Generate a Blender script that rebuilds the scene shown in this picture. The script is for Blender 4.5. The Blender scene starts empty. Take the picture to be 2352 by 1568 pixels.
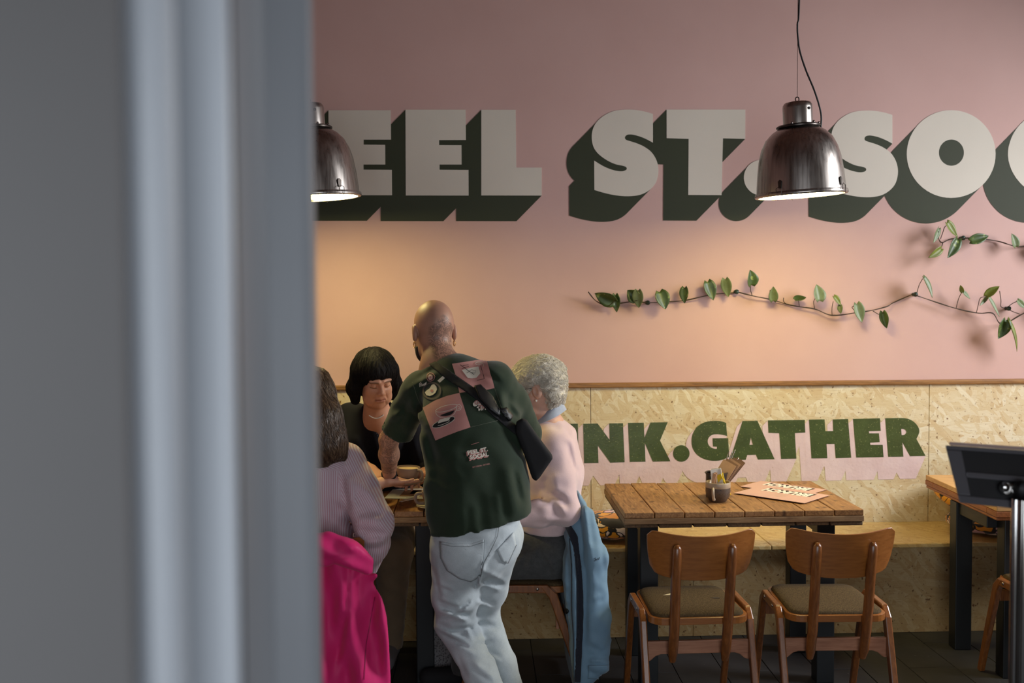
import bpy, bmesh, math, random
import numpy as np
from mathutils import Vector, Matrix
from mathutils.geometry import tessellate_polygon
from mathutils.bvhtree import BVHTree

random.seed(7)
rng = np.random.default_rng(7)
S = bpy.context.scene
COL = S.collection
PI = math.pi

# ------------------------------------------------------------------ camera
F = 2300.0                      # focal length in pixels of the 2352 px wide frame
CAM = np.array([0.0, 0.0, 1.62])
YAW, PITCH, ROLL = [math.radians(v) for v in (1.9, 2.34, 0.4)]
def _rx(a):
    c, s = math.cos(a), math.sin(a); return np.array([[1, 0, 0], [0, c, -s], [0, s, c]])
def _rz(a):
    c, s = math.cos(a), math.sin(a); return np.array([[c, -s, 0], [s, c, 0], [0, 0, 1]])
CR = _rz(-YAW) @ _rx(PI / 2 - PITCH) @ _rz(-ROLL)
cam_d = bpy.data.cameras.new('camera'); cam = bpy.data.objects.new('camera', cam_d); COL.objects.link(cam)
cam.matrix_world = Matrix([[*CR[0], CAM[0]], [*CR[1], CAM[1]], [*CR[2], CAM[2]], [0, 0, 0, 1]])
cam_d.sensor_width = 36; cam_d.lens = 36 * F / 2352; cam_d.clip_start = 0.02
cam_d.dof.use_dof = True; cam_d.dof.focus_distance = 4.2; cam_d.dof.aperture_fstop = 2.5
S.camera = cam
def ray(x, y): return CR @ np.array([(x - 1176) / F, -(y - 784) / F, -1.0])
def at_Y(x, y, Y):
    d = ray(x, y); return CAM + d * (Y / d[1])
def at_Z(x, y, Z):
    d = ray(x, y); return CAM + d * ((Z - CAM[2]) / d[2])

# ------------------------------------------------------------------ world and light
W = bpy.data.worlds.new('world'); S.world = W; W.use_nodes = True
W.node_tree.nodes['Background'].inputs[0].default_value = (0.62, 0.72, 0.86, 1)
W.node_tree.nodes['Background'].inputs[1].default_value = 0.5
S.view_settings.view_transform = 'Standard'; S.view_settings.look = 'None'
S.view_settings.exposure = 0.0; S.view_settings.gamma = 1.0; S.view_settings.use_curve_mapping = False
def area(name, loc, rot, sx, sy, power, color):
    l = bpy.data.lights.new(name, 'AREA'); l.shape = 'RECTANGLE'; l.size = sx; l.size_y = sy
    l.energy = power; l.color = color
    o = bpy.data.objects.new(name, l); COL.objects.link(o); o.location = loc; o.rotation_euler = rot
    return o
# daylight entering the side window (right wall) and the shop window behind the camera
a_ = area('daylight_side_window', (4.50, 3.55, 2.40), (0, math.radians(62), 0), 1.5, 1.1, 98, (0.95, 0.97, 1.0)); a_.data.spread = math.radians(135)
a_ = area('daylight_shop_window', (0.55, -1.12, 1.20), (math.radians(80), 0, 0), 2.8, 1.9, 40, (0.88, 0.94, 1.0)); a_.data.spread = math.radians(150)

# ------------------------------------------------------------------ helpers
def lin(*c):
    return tuple(((v / 255) / 12.92 if v / 255 <= 0.04045 else ((v / 255 + 0.055) / 1.055) ** 2.4) for v in c)
class MB:
    def __init__(s): s.v = []; s.f = []
    def add(s, v, f):
        o = len(s.v); s.v += [tuple(map(float, p)) for p in v]; s.f += [tuple(i + o for i in q) for q in f]; return s
    def box(s, lo, hi, M=None):
        x0, y0, z0 = lo; x1, y1, z1 = hi
        v = [(x0, y0, z0), (x1, y0, z0), (x1, y1, z0), (x0, y1, z0), (x0, y0, z1), (x1, y0, z1), (x1, y1, z1), (x0, y1, z1)]
        if M is not None: v = [tuple(M @ Vector(p)) for p in v]
        return s.add(v, [(0, 3, 2, 1), (4, 5, 6, 7), (0, 1, 5, 4), (1, 2, 6, 5), (2, 3, 7, 6), (3, 0, 4, 7)])
    def tube(s, pts, r, n=8, caps=True, flat=None):
        pts = [np.array(p, float) for p in pts]; m = len(pts)
        rr = r if hasattr(r, '__len__') else [r] * m
        v = []; up = None
        for i, p in enumerate(pts):
            t = pts[min(i + 1, m - 1)] - pts[max(i - 1, 0)]; t = t / (np.linalg.norm(t) + 1e-12)
            if up is None:
                a = np.array([0, 0, 1.0]) if abs(t[2]) < 0.9 else np.array([1.0, 0, 0])
                up = np.cross(np.cross(t, a), t)
            up = up - t * np.dot(up, t); up /= np.linalg.norm(up) + 1e-12
            sd = np.cross(t, up)
            for k in range(n):
                a = 2 * PI * k / n
                v.append(p + rr[i] * (math.cos(a) * up * (flat or 1) + math.sin(a) * sd))
        f = [(i * n + k, i * n + (k + 1) % n, (i + 1) * n + (k + 1) % n, (i + 1) * n + k) for i in range(m - 1) for k in range(n)]
        if caps: f += [tuple(range(n))[::-1], tuple((m - 1) * n + k for k in range(n))]
        return s.add(v, f)
    def lathe(s, prof, c=(0, 0, 0), n=32, M=None, close=False):
        v = []
        for r, z in prof:
            for k in range(n):
                a = 2 * PI * k / n; p = Vector((r * math.cos(a), r * math.sin(a), z))
                if M is not None: p = M @ p
                v.append((p.x + c[0], p.y + c[1], p.z + c[2]))
        m = len(prof)
        f = [(i * n + k, i * n + (k + 1) % n, (i + 1) * n + (k + 1) % n, (i + 1) * n + k) for i in range(m - 1) for k in range(n)]
        if prof[0][0] > 1e-6 and close: f.append(tuple(range(n))[::-1])
        if prof[-1][0] > 1e-6 and close: f.append(tuple((m - 1) * n + k for k in range(n)))
        return s.add(v, f)
    def prism(s, poly, fn0, fn1, holes=()):
        """poly: 2d outline; fn0/fn1 map a 2d point to the front / back 3d point"""
        loops = [list(poly)] + [list(h) for h in holes]
        flat = [p for l in loops for p in l]
        tris = tessellate_polygon([[Vector((p[0], p[1], 0)) for p in l] for l in loops])
        n = len(flat)
        v = [fn0(p) for p in flat] + [fn1(p) for p in flat]
        f = [tuple(t) for t in tris] + [tuple(i + n for i in t[::-1]) for t in tris]
        o = 0
        for l in loops:
            m = len(l)
            f += [(o + i, o + (i + 1) % m, n + o + (i + 1) % m, n + o + i) for i in range(m)]; o += m
        return s.add(v, f)
    def build(s, name, mat, parent=None, smooth=False, bevel=0, segs=2, origin=None, angle=None):
        org = np.array(origin if origin is not None else (ORG.get(parent.name, (0, 0, 0)) if parent else (0, 0, 0)), float)
        me = bpy.data.meshes.new(name)
        me.from_pydata([tuple(np.array(p) - org) for p in s.v], [], s.f)
        bm = bmesh.new(); bm.from_mesh(me); bmesh.ops.recalc_face_normals(bm, faces=bm.faces); bm.to_mesh(me); bm.free()
        return link(name, me, mat, parent, smooth, bevel, segs, origin, angle)
ORG = {}
def link(name, me, mat, parent=None, smooth=False, bevel=0, segs=2, origin=None, angle=None):
    if mat is not None: me.materials.append(mat)
    if smooth:
        me.polygons.foreach_set('use_smooth', [True] * len(me.polygons))
        if angle: me.set_sharp_from_angle(angle=math.radians(angle))
    o = bpy.data.objects.new(name, me); COL.objects.link(o)
    if origin is not None and parent is None:
        o.location = origin; ORG[o.name] = tuple(origin)
    if parent:
        o.parent = parent; ORG[o.name] = ORG.get(parent.name, (0, 0, 0))
    if bevel:
        b = o.modifiers.new('bevel', 'BEVEL'); b.width = bevel; b.segments = segs; b.limit_method = 'ANGLE'
    return o
def tag(o, label, cat, group=None):
    o['label'] = label; o['category'] = cat
    if group: o['group'] = group
    return o
def struct(o, label=None):
    o['kind'] = 'structure'
    if label: o['label'] = label
    return o
def thing(name, label, cat, loc=(0, 0, 0), rz=0, group=None):
    o = bpy.data.objects.new(name, None); COL.objects.link(o); o.empty_display_size = 0.1
    o.location = loc; o.rotation_euler = (0, 0, rz); ORG[o.name] = tuple(loc)
    return tag(o, label, cat, group)
def local(o): ORG[o.name] = (0, 0, 0); return o     # parts of this thing are given in its own coordinates
def dup(root, loc, rz, label=None):
    def cp(o, par):
        c = o.copy(); COL.objects.link(c)
        if par: c.parent = par
        for ch in list(o.children): cp(ch, c)
        return c
    r = cp(root, None); r.location = loc; r.rotation_euler = (0, 0, rz)
    if label: r['label'] = label
    return r
def smoothpoly(pts, it=2):
    """points (x, y) are smooth, (x, y, 1) stay sharp corners"""
    P = [(p[0], p[1], len(p) > 2) for p in pts]
    for _ in range(it):
        Q = []; n = len(P)
        for i in range(n):
            a, b = P[i], P[(i + 1) % n]
            if a[2]: Q.append(a)
            if not a[2]: Q.append((a[0] * .75 + b[0] * .25, a[1] * .75 + b[1] * .25, False))
            elif not b[2]: pass
            if not b[2]: Q.append((a[0] * .25 + b[0] * .75, a[1] * .25 + b[1] * .75, False))
        P = Q
    return [(p[0], p[1]) for p in P]
def text_polys(txt, bold=0.0):
    """outlines are taken from Blender's built-in typeface; returns mesh verts and faces in 2d, unit height"""
    cu = bpy.data.curves.new('tmp', 'FONT'); cu.body = txt; cu.size = 1; cu.offset = bold; cu.align_x = 'CENTER'; cu.align_y = 'CENTER'
    cu.resolution_u = 3
    ob = bpy.data.objects.new('tmp', cu); COL.objects.link(ob)
    dg = bpy.context.evaluated_depsgraph_get(); me = bpy.data.meshes.new_from_object(ob.evaluated_get(dg))
    v = [(p.co.x, p.co.y) for p in me.vertices]; f = [tuple(p.vertices) for p in me.polygons]
    bpy.data.objects.remove(ob); bpy.data.curves.remove(cu); bpy.data.meshes.remove(me)
    return v, f

# ------------------------------------------------------------------ materials
class NT:
    def __init__(s, name, **kw):
        s.m = bpy.data.materials.new(name); s.m.use_nodes = True; s.t = s.m.node_tree
        s.b = s.t.nodes['Principled BSDF']; s.set(**kw)
    def set(s, **kw):
        for k, v in kw.items():
            i = s.b.inputs[{'color': 'Base Color', 'rough': 'Roughness', 'metal': 'Metallic', 'spec': 'Specular IOR Level', 'coat': 'Coat Weight',
                            'sheen': 'Sheen Weight', 'trans': 'Transmission Weight', 'alpha': 'Alpha', 'aniso': 'Anisotropic', 'sss': 'Subsurface Weight'}[k]]
            i.default_value = (*v, 1) if k == 'color' else v
    def n(s, t, **kw):
        nd = s.t.nodes.new('ShaderNode' + t)
        for k, v in kw.items():
            if k in nd.inputs: nd.inputs[k].default_value = v
            else: setattr(nd, k, v)
        return nd
    def l(s, a, b): s.t.links.new(a, b)
    def coord(s, kind='Object', scale=(1, 1, 1), rot=(0, 0, 0), rnd=False):
        tc = s.n('TexCoord'); mp = s.n('Mapping'); mp.inputs['Scale'].default_value = scale; mp.inputs['Rotation'].default_value = rot
        src = tc.outputs[kind]
        if rnd:
            oi = s.n('ObjectInfo'); a = s.n('VectorMath', operation='ADD'); sc = s.n('VectorMath', operation='SCALE')
            sc.inputs[0].default_value = (7.3, 5.1, 3.7); s.l(oi.outputs['Random'], sc.inputs['Scale'])
            s.l(src, a.inputs[0]); s.l(sc.outputs[0], a.inputs[1]); src = a.outputs[0]
        s.l(src, mp.inputs[0]); return mp.outputs[0]
    def noise(s, vec, scale, detail=4, rough=.55, dist=0):
        nd = s.n('TexNoise'); nd.inputs['Scale'].default_value = scale; nd.inputs['Detail'].default_value = detail
        nd.inputs['Roughness'].default_value = rough; nd.inputs['Distortion'].default_value = dist
        s.l(vec, nd.inputs['Vector']); return nd.outputs['Fac']
    def ramp(s, fac, stops):
        r = s.n('ValToRGB'); e = r.color_ramp.elements
        while len(e) < len(stops): e.new(.5)
        for i, (p, c) in enumerate(stops):
            e[i].position = p; e[i].color = (*c, 1) if len(c) == 3 else c
        s.l(fac, r.inputs[0]); return r.outputs[0]
    def mix(s, fac, a, b, mode='MIX'):
        m = s.n('Mix', data_type='RGBA', blend_type=mode)
        for i, x in ((0, fac), (6, a), (7, b)):
            if hasattr(x, 'links') or hasattr(x, 'is_linked'): s.l(x, m.inputs[i])
            else: m.inputs[i].default_value = x if i == 0 else (*x, 1)
        return m.outputs[2]
    def math(s, op, a, b=None):
        m = s.n('Math', operation=op)
        for i, x in enumerate((a, b)):
            if x is None: continue
            if hasattr(x, 'is_linked'): s.l(x, m.inputs[i])
            else: m.inputs[i].default_value = x
        return m.outputs[0]
    def col(s, c): s.l(c, s.b.inputs['Base Color']); return s
    def bump(s, h, strength=.2, dist=.01):
        b = s.n('Bump'); b.inputs['Strength'].default_value = strength; b.inputs['Distance'].default_value = dist
        s.l(h, b.inputs['Height']); s.l(b.outputs[0], s.b.inputs['Normal']); return s
def plain(name, c, rough=.6, var=.12, scale=8, bump=0, bscale=200, **kw):
    t = NT(name, rough=rough, **kw); v = t.coord()
    c2 = tuple(x * (1 - var) for x in c)
    t.col(t.ramp(t.noise(v, scale), [(.3, c2), (.7, c)]))
    if bump: t.bump(t.noise(v, bscale, 2), bump, .002)
    return t.m
def wood(name, stops, scale=(1, 1, 1), grain=9, rough=.5, coat=0, knots=False, streak=(14, 14, 1.2), bump=.15):
    t = NT(name, rough=rough, coat=coat)
    t.b.inputs['Coat Roughness'].default_value = .25
    v = t.coord('Object', scale, rnd=True)
    mp = t.n('Mapping'); mp.inputs['Scale'].default_value = streak; t.l(v, mp.inputs[0])
    g = t.noise(mp.outputs[0], grain, 6, .62, .6); big = t.noise(v, 3.1, 3)
    fac = t.math('ADD', t.math('MULTIPLY', g, .7), t.math('MULTIPLY', big, .3))
    c = t.ramp(fac, stops)
    if knots:
        vo = t.n('TexVoronoi', voronoi_dimensions='2D'); vo.inputs['Scale'].default_value = 7.5
        mp2 = t.n('Mapping'); mp2.inputs['Scale'].default_value = (1.5, 1.0, 1); t.l(v, mp2.inputs[0]); t.l(mp2.outputs[0], vo.inputs['Vector'])
        k = t.ramp(vo.outputs['Distance'], [(.04, (1, 1, 1)), (.13, (0, 0, 0))])
        c = t.mix(t.math('MULTIPLY', k, .75), c, lin(62, 36, 18)); oi_ = t.n('ObjectInfo'); c = t.mix(1.0, c, t.ramp(oi_.outputs['Random'], [(0, (.78, .75, .72)), (1, (1.0, 1.0, 1.0))]), 'MULTIPLY')
    t.col(c); t.bump(g, bump, .003)
    return t.m
def osb(name, bright=1.0, rough=.62, coat=0.0):
    t = NT(name, rough=rough, coat=coat); v = t.coord('Object')
    base = None; h = None
    for i, (ang, sc, st) in enumerate([(.35, 46, (1, .24)), (-.5, 34, (1, .16)), (1.2, 40, (1, .2)), (-1.25, 52, (1, .24)), (.05, 28, (1, .13)), (.85, 58, (1, .22))]):
        mp = t.n('Mapping'); mp.inputs['Rotation'].default_value = (0, 0, ang); mp.inputs['Location'].default_value = (i * 3.1, i * 1.7, i * .9)
        # boards lie in the XZ plane (walls) or XY (seat): fold Y and Z together
        sep = t.n('SeparateXYZ'); t.l(v, sep.inputs[0]); cmb = t.n('CombineXYZ')
        t.l(sep.outputs[0], cmb.inputs[0]); t.l(t.math('ADD', sep.outputs[1], sep.outputs[2]), cmb.inputs[1])
        wn = t.n('TexNoise'); wn.inputs['Scale'].default_value = 7; t.l(cmb.outputs[0], wn.inputs['Vector'])
        wa = t.n('VectorMath', operation='MULTIPLY_ADD'); wa.inputs[1].default_value = (.05, .05, 0); t.l(wn.outputs['Color'], wa.inputs[0]); t.l(cmb.outputs[0], wa.inputs[2])
        t.l(wa.outputs[0], mp.inputs[0])
        m2 = t.n('Mapping'); m2.inputs['Scale'].default_value = (st[1], st[0], 1); t.l(mp.outputs[0], m2.inputs[0])
        vo = t.n('TexVoronoi', voronoi_dimensions='2D'); vo.inputs['Scale'].default_value = sc; vo.inputs['Randomness'].default_value = 1
        t.l(m2.outputs[0], vo.inputs['Vector'])
        sx = t.n('SeparateColor'); t.l(vo.outputs['Color'], sx.inputs[0])
        # fibre streaks run along each flake
        m3 = t.n('Mapping'); m3.inputs['Scale'].default_value = (5, 110, 1); t.l(mp.outputs[0], m3.inputs[0])
        fib = t.noise(m3.outputs[0], 2.2, 3)
        tone = t.math('ADD', t.math('MULTIPLY', sx.outputs[0], .62), t.math('MULTIPLY', fib, .55))
        c = t.ramp(tone, [(.06, lin(160, 118, 80)), (.17, lin(194, 166, 124)), (.5, lin(207, 188, 150)), (.8, lin(215, 201, 170)), (1, lin(225, 216, 192))])
        if base is None: base, h = c, sx.outputs[1]
        else:
            msk = t.math('GREATER_THAN', sx.outputs[2], .60)
            base = t.mix(msk, base, c); mh = t.n('Mix', data_type='FLOAT'); t.l(msk, mh.inputs[0]); t.l(h, mh.inputs[2]); t.l(sx.outputs[1], mh.inputs[3]); h = mh.outputs[0]
    fine = t.noise(v, 60, 4)
    base = t.mix(t.ramp(fine, [(.3, (1, 1, 1)), (.38, (0, 0, 0))]), base, lin(120, 84, 48))
    mh_ = t.n('Mapping'); mh_.inputs['Scale'].default_value = (9, 9, 260); mh_.inputs['Rotation'].default_value = (0, .5, 0); t.l(v, mh_.inputs[0])
    mh2 = t.n('Mapping'); mh2.inputs['Scale'].default_value = (9, 9, 260); mh2.inputs['Rotation'].default_value = (0, -.9, 0); t.l(v, mh2.inputs[0])
    for q_ in (mh_, mh2): base = t.mix(t.ramp(t.noise(q_.outputs[0], 1.6, 3, .6, .4), [(.30, (.55, .55, .55)), (.38, (0, 0, 0))]), base, lin(150, 112, 72))
    if bright != 1: base = t.mix(1.0, base, bright, 'MULTIPLY')
    t.col(base); t.bump(h, .25, .004)
    return t.m

M = {}
t = NT('pink_wall_paint', rough=.75); v = t.coord()
t.col(t.ramp(t.noise(v, 2.2, 5), [(.3, lin(200, 162, 154)), (.7, lin(206, 169, 161))])); t.bump(t.noise(v, 160, 3), .10, .002); M['pink'] = t.m
M['letter_white'] = plain('letter_white_paint', lin(214, 205, 191), .7, .05, 3, .08, 160)
M['letter_green'] = plain('letter_dark_green_paint', lin(44, 49, 24), .65, .12, 4, .08, 160)
t = NT('board_green_paint', rough=.42); v = t.coord()
sp = t.ramp(t.noise(v, 130, 2, .7), [(.66, (0, 0, 0)), (.71, (1, 1, 1))])
t.col(t.mix(sp, t.ramp(t.noise(v, 14, 5), [(.3, lin(58, 70, 30)), (.7, lin(70, 84, 40))]), lin(150, 150, 100))); t.bump(t.noise(v, 70, 4), .35, .004); M['board_green'] = t.m
t = NT('board_pink_paint', rough=.5); v = t.coord()
sp = t.ramp(t.noise(v, 110, 3, .7), [(.27, (1, 1, 1)), (.31, (0, 0, 0))])
t.col(t.mix(sp, t.ramp(t.noise(v, 9, 5), [(.3, lin(214, 186, 186)), (.7, lin(224, 200, 200))]), lin(196, 160, 130))); t.bump(t.noise(v, 60, 4), .3, .004); M['board_pink'] = t.m
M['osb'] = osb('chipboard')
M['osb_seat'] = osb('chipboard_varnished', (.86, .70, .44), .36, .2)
M['osb_front'] = osb('chipboard_dim', (.62, .50, .34), .7)  # dim, warm light low on the bench is tinted into this chipboard
M['rail_wood'] = wood('rail_wood', [(.3, lin(96, 62, 30)), (.55, lin(146, 102, 54)), (.8, lin(178, 132, 78))], streak=(1.0, 14, 14))
M['plaster'] = plain('cream_plaster', lin(196, 186, 176), .8, .05)
M['ceiling'] = plain('ceiling_paint', lin(104, 74, 66), .85, .05)
M['floor_base'] = plain('floor_joint_black', lin(16, 15, 16), .9)
t = NT('floor_tile_black', rough=.62); v = t.coord('Object', rnd=True)
sp = t.ramp(t.noise(v, 55, 2, .8), [(.73, (0, 0, 0)), (.76, (1, 1, 1))])
t.col(t.mix(sp, t.ramp(t.noise(v, 6, 6), [(.3, lin(34, 32, 33)), (.7, lin(50, 48, 49))]), lin(120, 116, 110))); t.bump(t.noise(v, 30, 4), .2, .003); M['tile'] = t.m
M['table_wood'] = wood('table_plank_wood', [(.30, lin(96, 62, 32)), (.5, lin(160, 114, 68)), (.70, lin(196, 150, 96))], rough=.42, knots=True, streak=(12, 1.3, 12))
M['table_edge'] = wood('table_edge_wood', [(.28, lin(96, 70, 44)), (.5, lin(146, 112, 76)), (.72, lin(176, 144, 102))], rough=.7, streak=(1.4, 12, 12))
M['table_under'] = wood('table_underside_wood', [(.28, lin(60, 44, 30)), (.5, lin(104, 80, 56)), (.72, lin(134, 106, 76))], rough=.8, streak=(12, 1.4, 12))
M['slab_top'] = wood('oak_slab_top', [(.28, lin(170, 120, 70)), (.5, lin(198, 152, 96)), (.72, lin(214, 172, 118))], rough=.45, streak=(1.3, 12, 12))
M['slab_edge'] = wood('oiled_slab_edge', [(.28, lin(104, 56, 26)), (.5, lin(146, 84, 40)), (.72, lin(170, 104, 54))], rough=.45, streak=(12, 1.3, 12))
M['black_steel'] = plain('black_steel', lin(30, 32, 34), .45, .2, 12, metal=.2)
M['chair_wood'] = wood('chair_varnished_wood', [(.25, lin(78, 42, 18)), (.5, lin(122, 70, 30)), (.75, lin(152, 94, 46))], rough=.33, coat=.35, streak=(12, 12, 1.3), bump=.05)
M['chair_ply'] = wood('chair_bent_ply', [(.2, lin(114, 64, 24)), (.5, lin(146, 87, 36)), (.8, lin(166, 104, 50))], rough=.34, coat=.3, streak=(1.2, 10, 12), bump=.05)
M['chair_rail'] = wood('chair_rail_worn_wood', [(.25, lin(120, 74, 50)), (.5, lin(156, 104, 76)), (.75, lin(178, 126, 96))], rough=.45, coat=.1, streak=(1.2, 12, 12), bump=.05)
t = NT('seat_fabric', rough=.9, sheen=.0, spec=.15); v = t.coord()
mp = t.n('Mapping'); mp.inputs['Scale'].default_value = (3, 1, 1); t.l(v, mp.inputs[0])
t.col(t.ramp(t.noise(mp.outputs[0], 110, 4), [(.3, lin(58, 46, 30)), (.7, lin(92, 75, 52))])); t.bump(t.noise(v, 350, 2), .3, .002); M['seat_fabric'] = t.m
t = NT('brushed_steel', rough=.34, metal=1.0); v = t.coord('Object', (1, 1, .03))
g = t.noise(v, 90, 3); t.col(t.ramp(g, [(.35, lin(158, 150, 144)), (.65, lin(178, 170, 164))]))
t.l(t.ramp(g, [(.35, (.27,) * 3), (.65, (.33,) * 3)]), t.b.inputs['Roughness']); M['steel'] = t.m
M['dark_steel'] = plain('dark_steel', lin(70, 64, 60), .35, .2, 20, metal=.9)
M['lamp_white'] = plain('lamp_white_enamel', lin(235, 228, 214), .4, .02)
t = NT('lamp_glow', color=(1, .9, .75)); t.b.inputs['Emission Color'].default_value = (1, .85, .34, 1); t.b.inputs['Emission Strength'].default_value = 40.0; M['glow'] = t.m
M['cable'] = plain('black_cable', lin(22, 20, 20), .5)
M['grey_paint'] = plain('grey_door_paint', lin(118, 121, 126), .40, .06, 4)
M['grey_lit'] = plain('lit_grey_door_paint', lin(150, 154, 160), .32, .05, 4)  # lighter grey puts the light caught by bead and frame face into colour
M['grey_shaded'] = plain('shaded_warm_grey_paint', lin(84, 82, 82), .5, .08, 3)  # darker grey puts the shade of the left door face into its colour
M['vine_stem'] = plain('vine_stem', lin(64, 50, 34), .6, .3, 60)
t = NT('vine_leaf', rough=.42); v = t.coord('Object', rnd=True)
t.col(t.mix(t.ramp(t.noise(v, 34, 3), [(.60, (0, 0, 0)), (.70, (1, 1, 1))]), t.ramp(t.noise(v, 18, 3), [(.3, lin(44, 62, 26)), (.7, lin(78, 98, 48))]), lin(126, 140, 70))); M['leaf'] = t.m
M['leaf_pale'] = plain('vine_leaf_pale', lin(116, 130, 88), .45, .35, 30)
M['leaf_yellow'] = plain('vine_leaf_yellow_green', lin(118, 126, 44), .45, .4, 40)
M['clip'] = plain('green_clip', lin(40, 58, 48), .4)
# ------------------------------------------------------------------ the room
WY = 5.15                      # face of the back wall
ZC = 3.75
floor = struct(MB().box((-3.7, -1.3, -.12), (4.75, WY, -.008)).build('floor', M['floor_base']), 'black floor laid with dark tiles')
ceil = struct(MB().box((-3.7, -1.3, ZC), (4.75, WY + .1, ZC + .1)).build('ceiling', M['ceiling']))
wall_back = struct(MB().box((-3.7, WY, -.12), (4.75, WY + .12, ZC)).build('wall_back', M['pink']), 'pink painted wall with large shadowed lettering')
wall_left = struct(MB().box((-3.8, -1.3, -.12), (-3.7, WY, ZC)).build('wall_left', M['pink']))
wr = MB()     # right wall with a tall window opening, front wall with the shop window
wr.box((4.6, -1.3, -.12), (4.75, 2.65, ZC)).box((4.6, 4.25, -.12), (4.75, WY, ZC)).box((4.6, 2.65, -.12), (4.75, 4.25, 1.1)).box((4.6, 2.65, 3.2), (4.75, 4.25, ZC))
wall_right = struct(wr.build('wall_right', M['plaster']))
wf = MB()
wf.box((-3.7, -1.3, -.12), (-.9, -1.2, ZC)).box((2.1, -1.3, -.12), (4.6, -1.2, ZC)).box((-.9, -1.3, -.12), (2.1, -1.2, .2)).box((-.9, -1.3, 2.3), (2.1, -1.2, ZC))
wall_front = struct(wf.build('wall_front', M['plaster']))
for n, lo, hi in (('window_1', (4.62, 2.65, 1.1), (4.70, 4.25, 3.2)), ('window_2', (-.9, -1.28, .2), (2.1, -1.22, 2.3))):
    fr = MB(); x0, y0, z0 = lo; x1, y1, z1 = hi; w = .06
    if n == 'window_1':
        for q in ((lo, (x1, y0 + w, z1)), ((x0, y1 - w, z0), hi), ((x0, y0, z0), (x1, y1, z0 + w)), ((x0, y0, z1 - w), hi)): fr.box(*q)
    else:
        for q in ((lo, (x0 + w, y1, z1)), ((x1 - w, y0, z0), hi), (lo, (x1, y1, z0 + w)), ((x0, y0, z1 - w), hi), ((.57, y0, z0), (.63, y1, z1))): fr.box(*q)
    struct(fr.build(n, M['grey_paint']))

# dark floor tiles, seams running towards the wall
tile_me = None; TW, TL = .205, .62
for i in range(-13, 17):
    for j in range(0, 5):
        y0 = 2.1 + j * TL + (.31 if i % 2 else 0); x0 = i * TW + .03
        if y0 > WY - .1 or not (-1.9 < x0 < 3.4): continue
        if abs(x0) > y0 * .62 + .25: continue
        if tile_me is None:
            o = MB().box((0, 0, -.01), (TW - .003, TL - .003, 0)).build('floor_tile', M['tile'], floor, bevel=.0012, segs=1); tile_me = o.data
        else:
            o = link('floor_tile', tile_me, None, floor); bv = o.modifiers.new('bevel', 'BEVEL'); bv.width = .0012; bv.segments = 1
        dz = rng.uniform(-.0012, 0)
        o.location = (x0, y0, dz)

# chipboard panelling above the bench, in boards
JX = [at_Y(1356, 1000, WY)[0], at_Y(2130, 1000, WY)[0]]
edges = [-3.7, JX[0] - 1.88, JX[0], JX[1], JX[1] + 1.88]
RZ = at_Y(1820, 883, WY)[2]
for a, b in zip(edges, edges[1:]):
    MB().box((a + .0015, WY - .018, .43), (min(b, 4.6) - .0015, WY, RZ)).build('chipboard_panel', M['osb'], wall_back, bevel=.001, segs=1)
rail = MB(); rail.box((-3.7, WY - .034, RZ - .004), (4.6, WY, RZ + .020))
struct(rail.build('trim_1', M['rail_wood'], bevel=.006, segs=3), 'slim wooden rail capping the chipboard panelling')

# ------------------------------------------------------------------ painted lettering
K1 = 3.675
def z6(p): return (700 + p[0] / K1, 200 + p[1] / K1) + tuple(p[2:])
K2 = 2.194
def z7(p): return (1280 + p[0] / K2, 200 + p[1] / K2) + tuple(p[2:])
def circ(cx, cy, rx, ry=None, n=40): return [(cx + rx * math.cos(2 * PI * i / n), cy + (ry or rx) * math.sin(2 * PI * i / n)) for i in range(n)]
Spts = [(482, 135, 1), (440, 122), (385, 113), (330, 113), (280, 120), (235, 142), (200, 172), (180, 205), (172, 245), (176, 285), (190, 318), (215, 345), (255, 372), (295, 390), (333, 396), (350, 404), (350, 416), (333, 424), (308, 424), (270, 415), (230, 398), (186, 370, 1), (187, 518, 1), (225, 530), (265, 540), (320, 549), (375, 550), (425, 542), (465, 520), (495, 488), (508, 450), (511, 410), (502, 370), (478, 328), (440, 300), (400, 282), (362, 271), (342, 264), (340, 250), (352, 239), (375, 238), (410, 246), (450, 262), (482, 280, 1)]
E1 = [(200, 195), (726, 195), (728, 443), (497, 443), (497, 485), (679, 487), (680, 653), (496, 653), (496, 696), (735, 698), (737, 912), (200, 912)]
E2 = [(850, 190), (1358, 190), (1360, 446), (1134, 447), (1134, 489), (1323, 490), (1324, 653), (1138, 653), (1138, 697), (1382, 699), (1383, 915), (853, 914)]
Lp = [(1490, 191), (1780, 191), (1786, 679), (2000, 679), (2000, 915), (1490, 914)]
Pp = [(-430, 192, 1), (-80, 192), (40, 215), (110, 290), (128, 400), (110, 510), (40, 590), (-80, 615), (-150, 618, 1), (-150, 914, 1), (-430, 914, 1)]
Tp = [(551, 113), (948, 113), (947, 261), (835, 258), (828, 544), (660, 543), (662, 261), (551, 257)]
Cp = [(2660, 150, 1), (2600, 124), (2520, 114), (2430, 122), (2350, 165), (2290, 240), (2265, 337), (2290, 430), (2350, 505), (2430, 548), (2520, 558), (2600, 548), (2660, 520, 1), (2655, 400, 1), (2590, 415), (2530, 405), (2490, 370), (2485, 325), (2505, 285), (2560, 262), (2655, 280, 1)]
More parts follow.
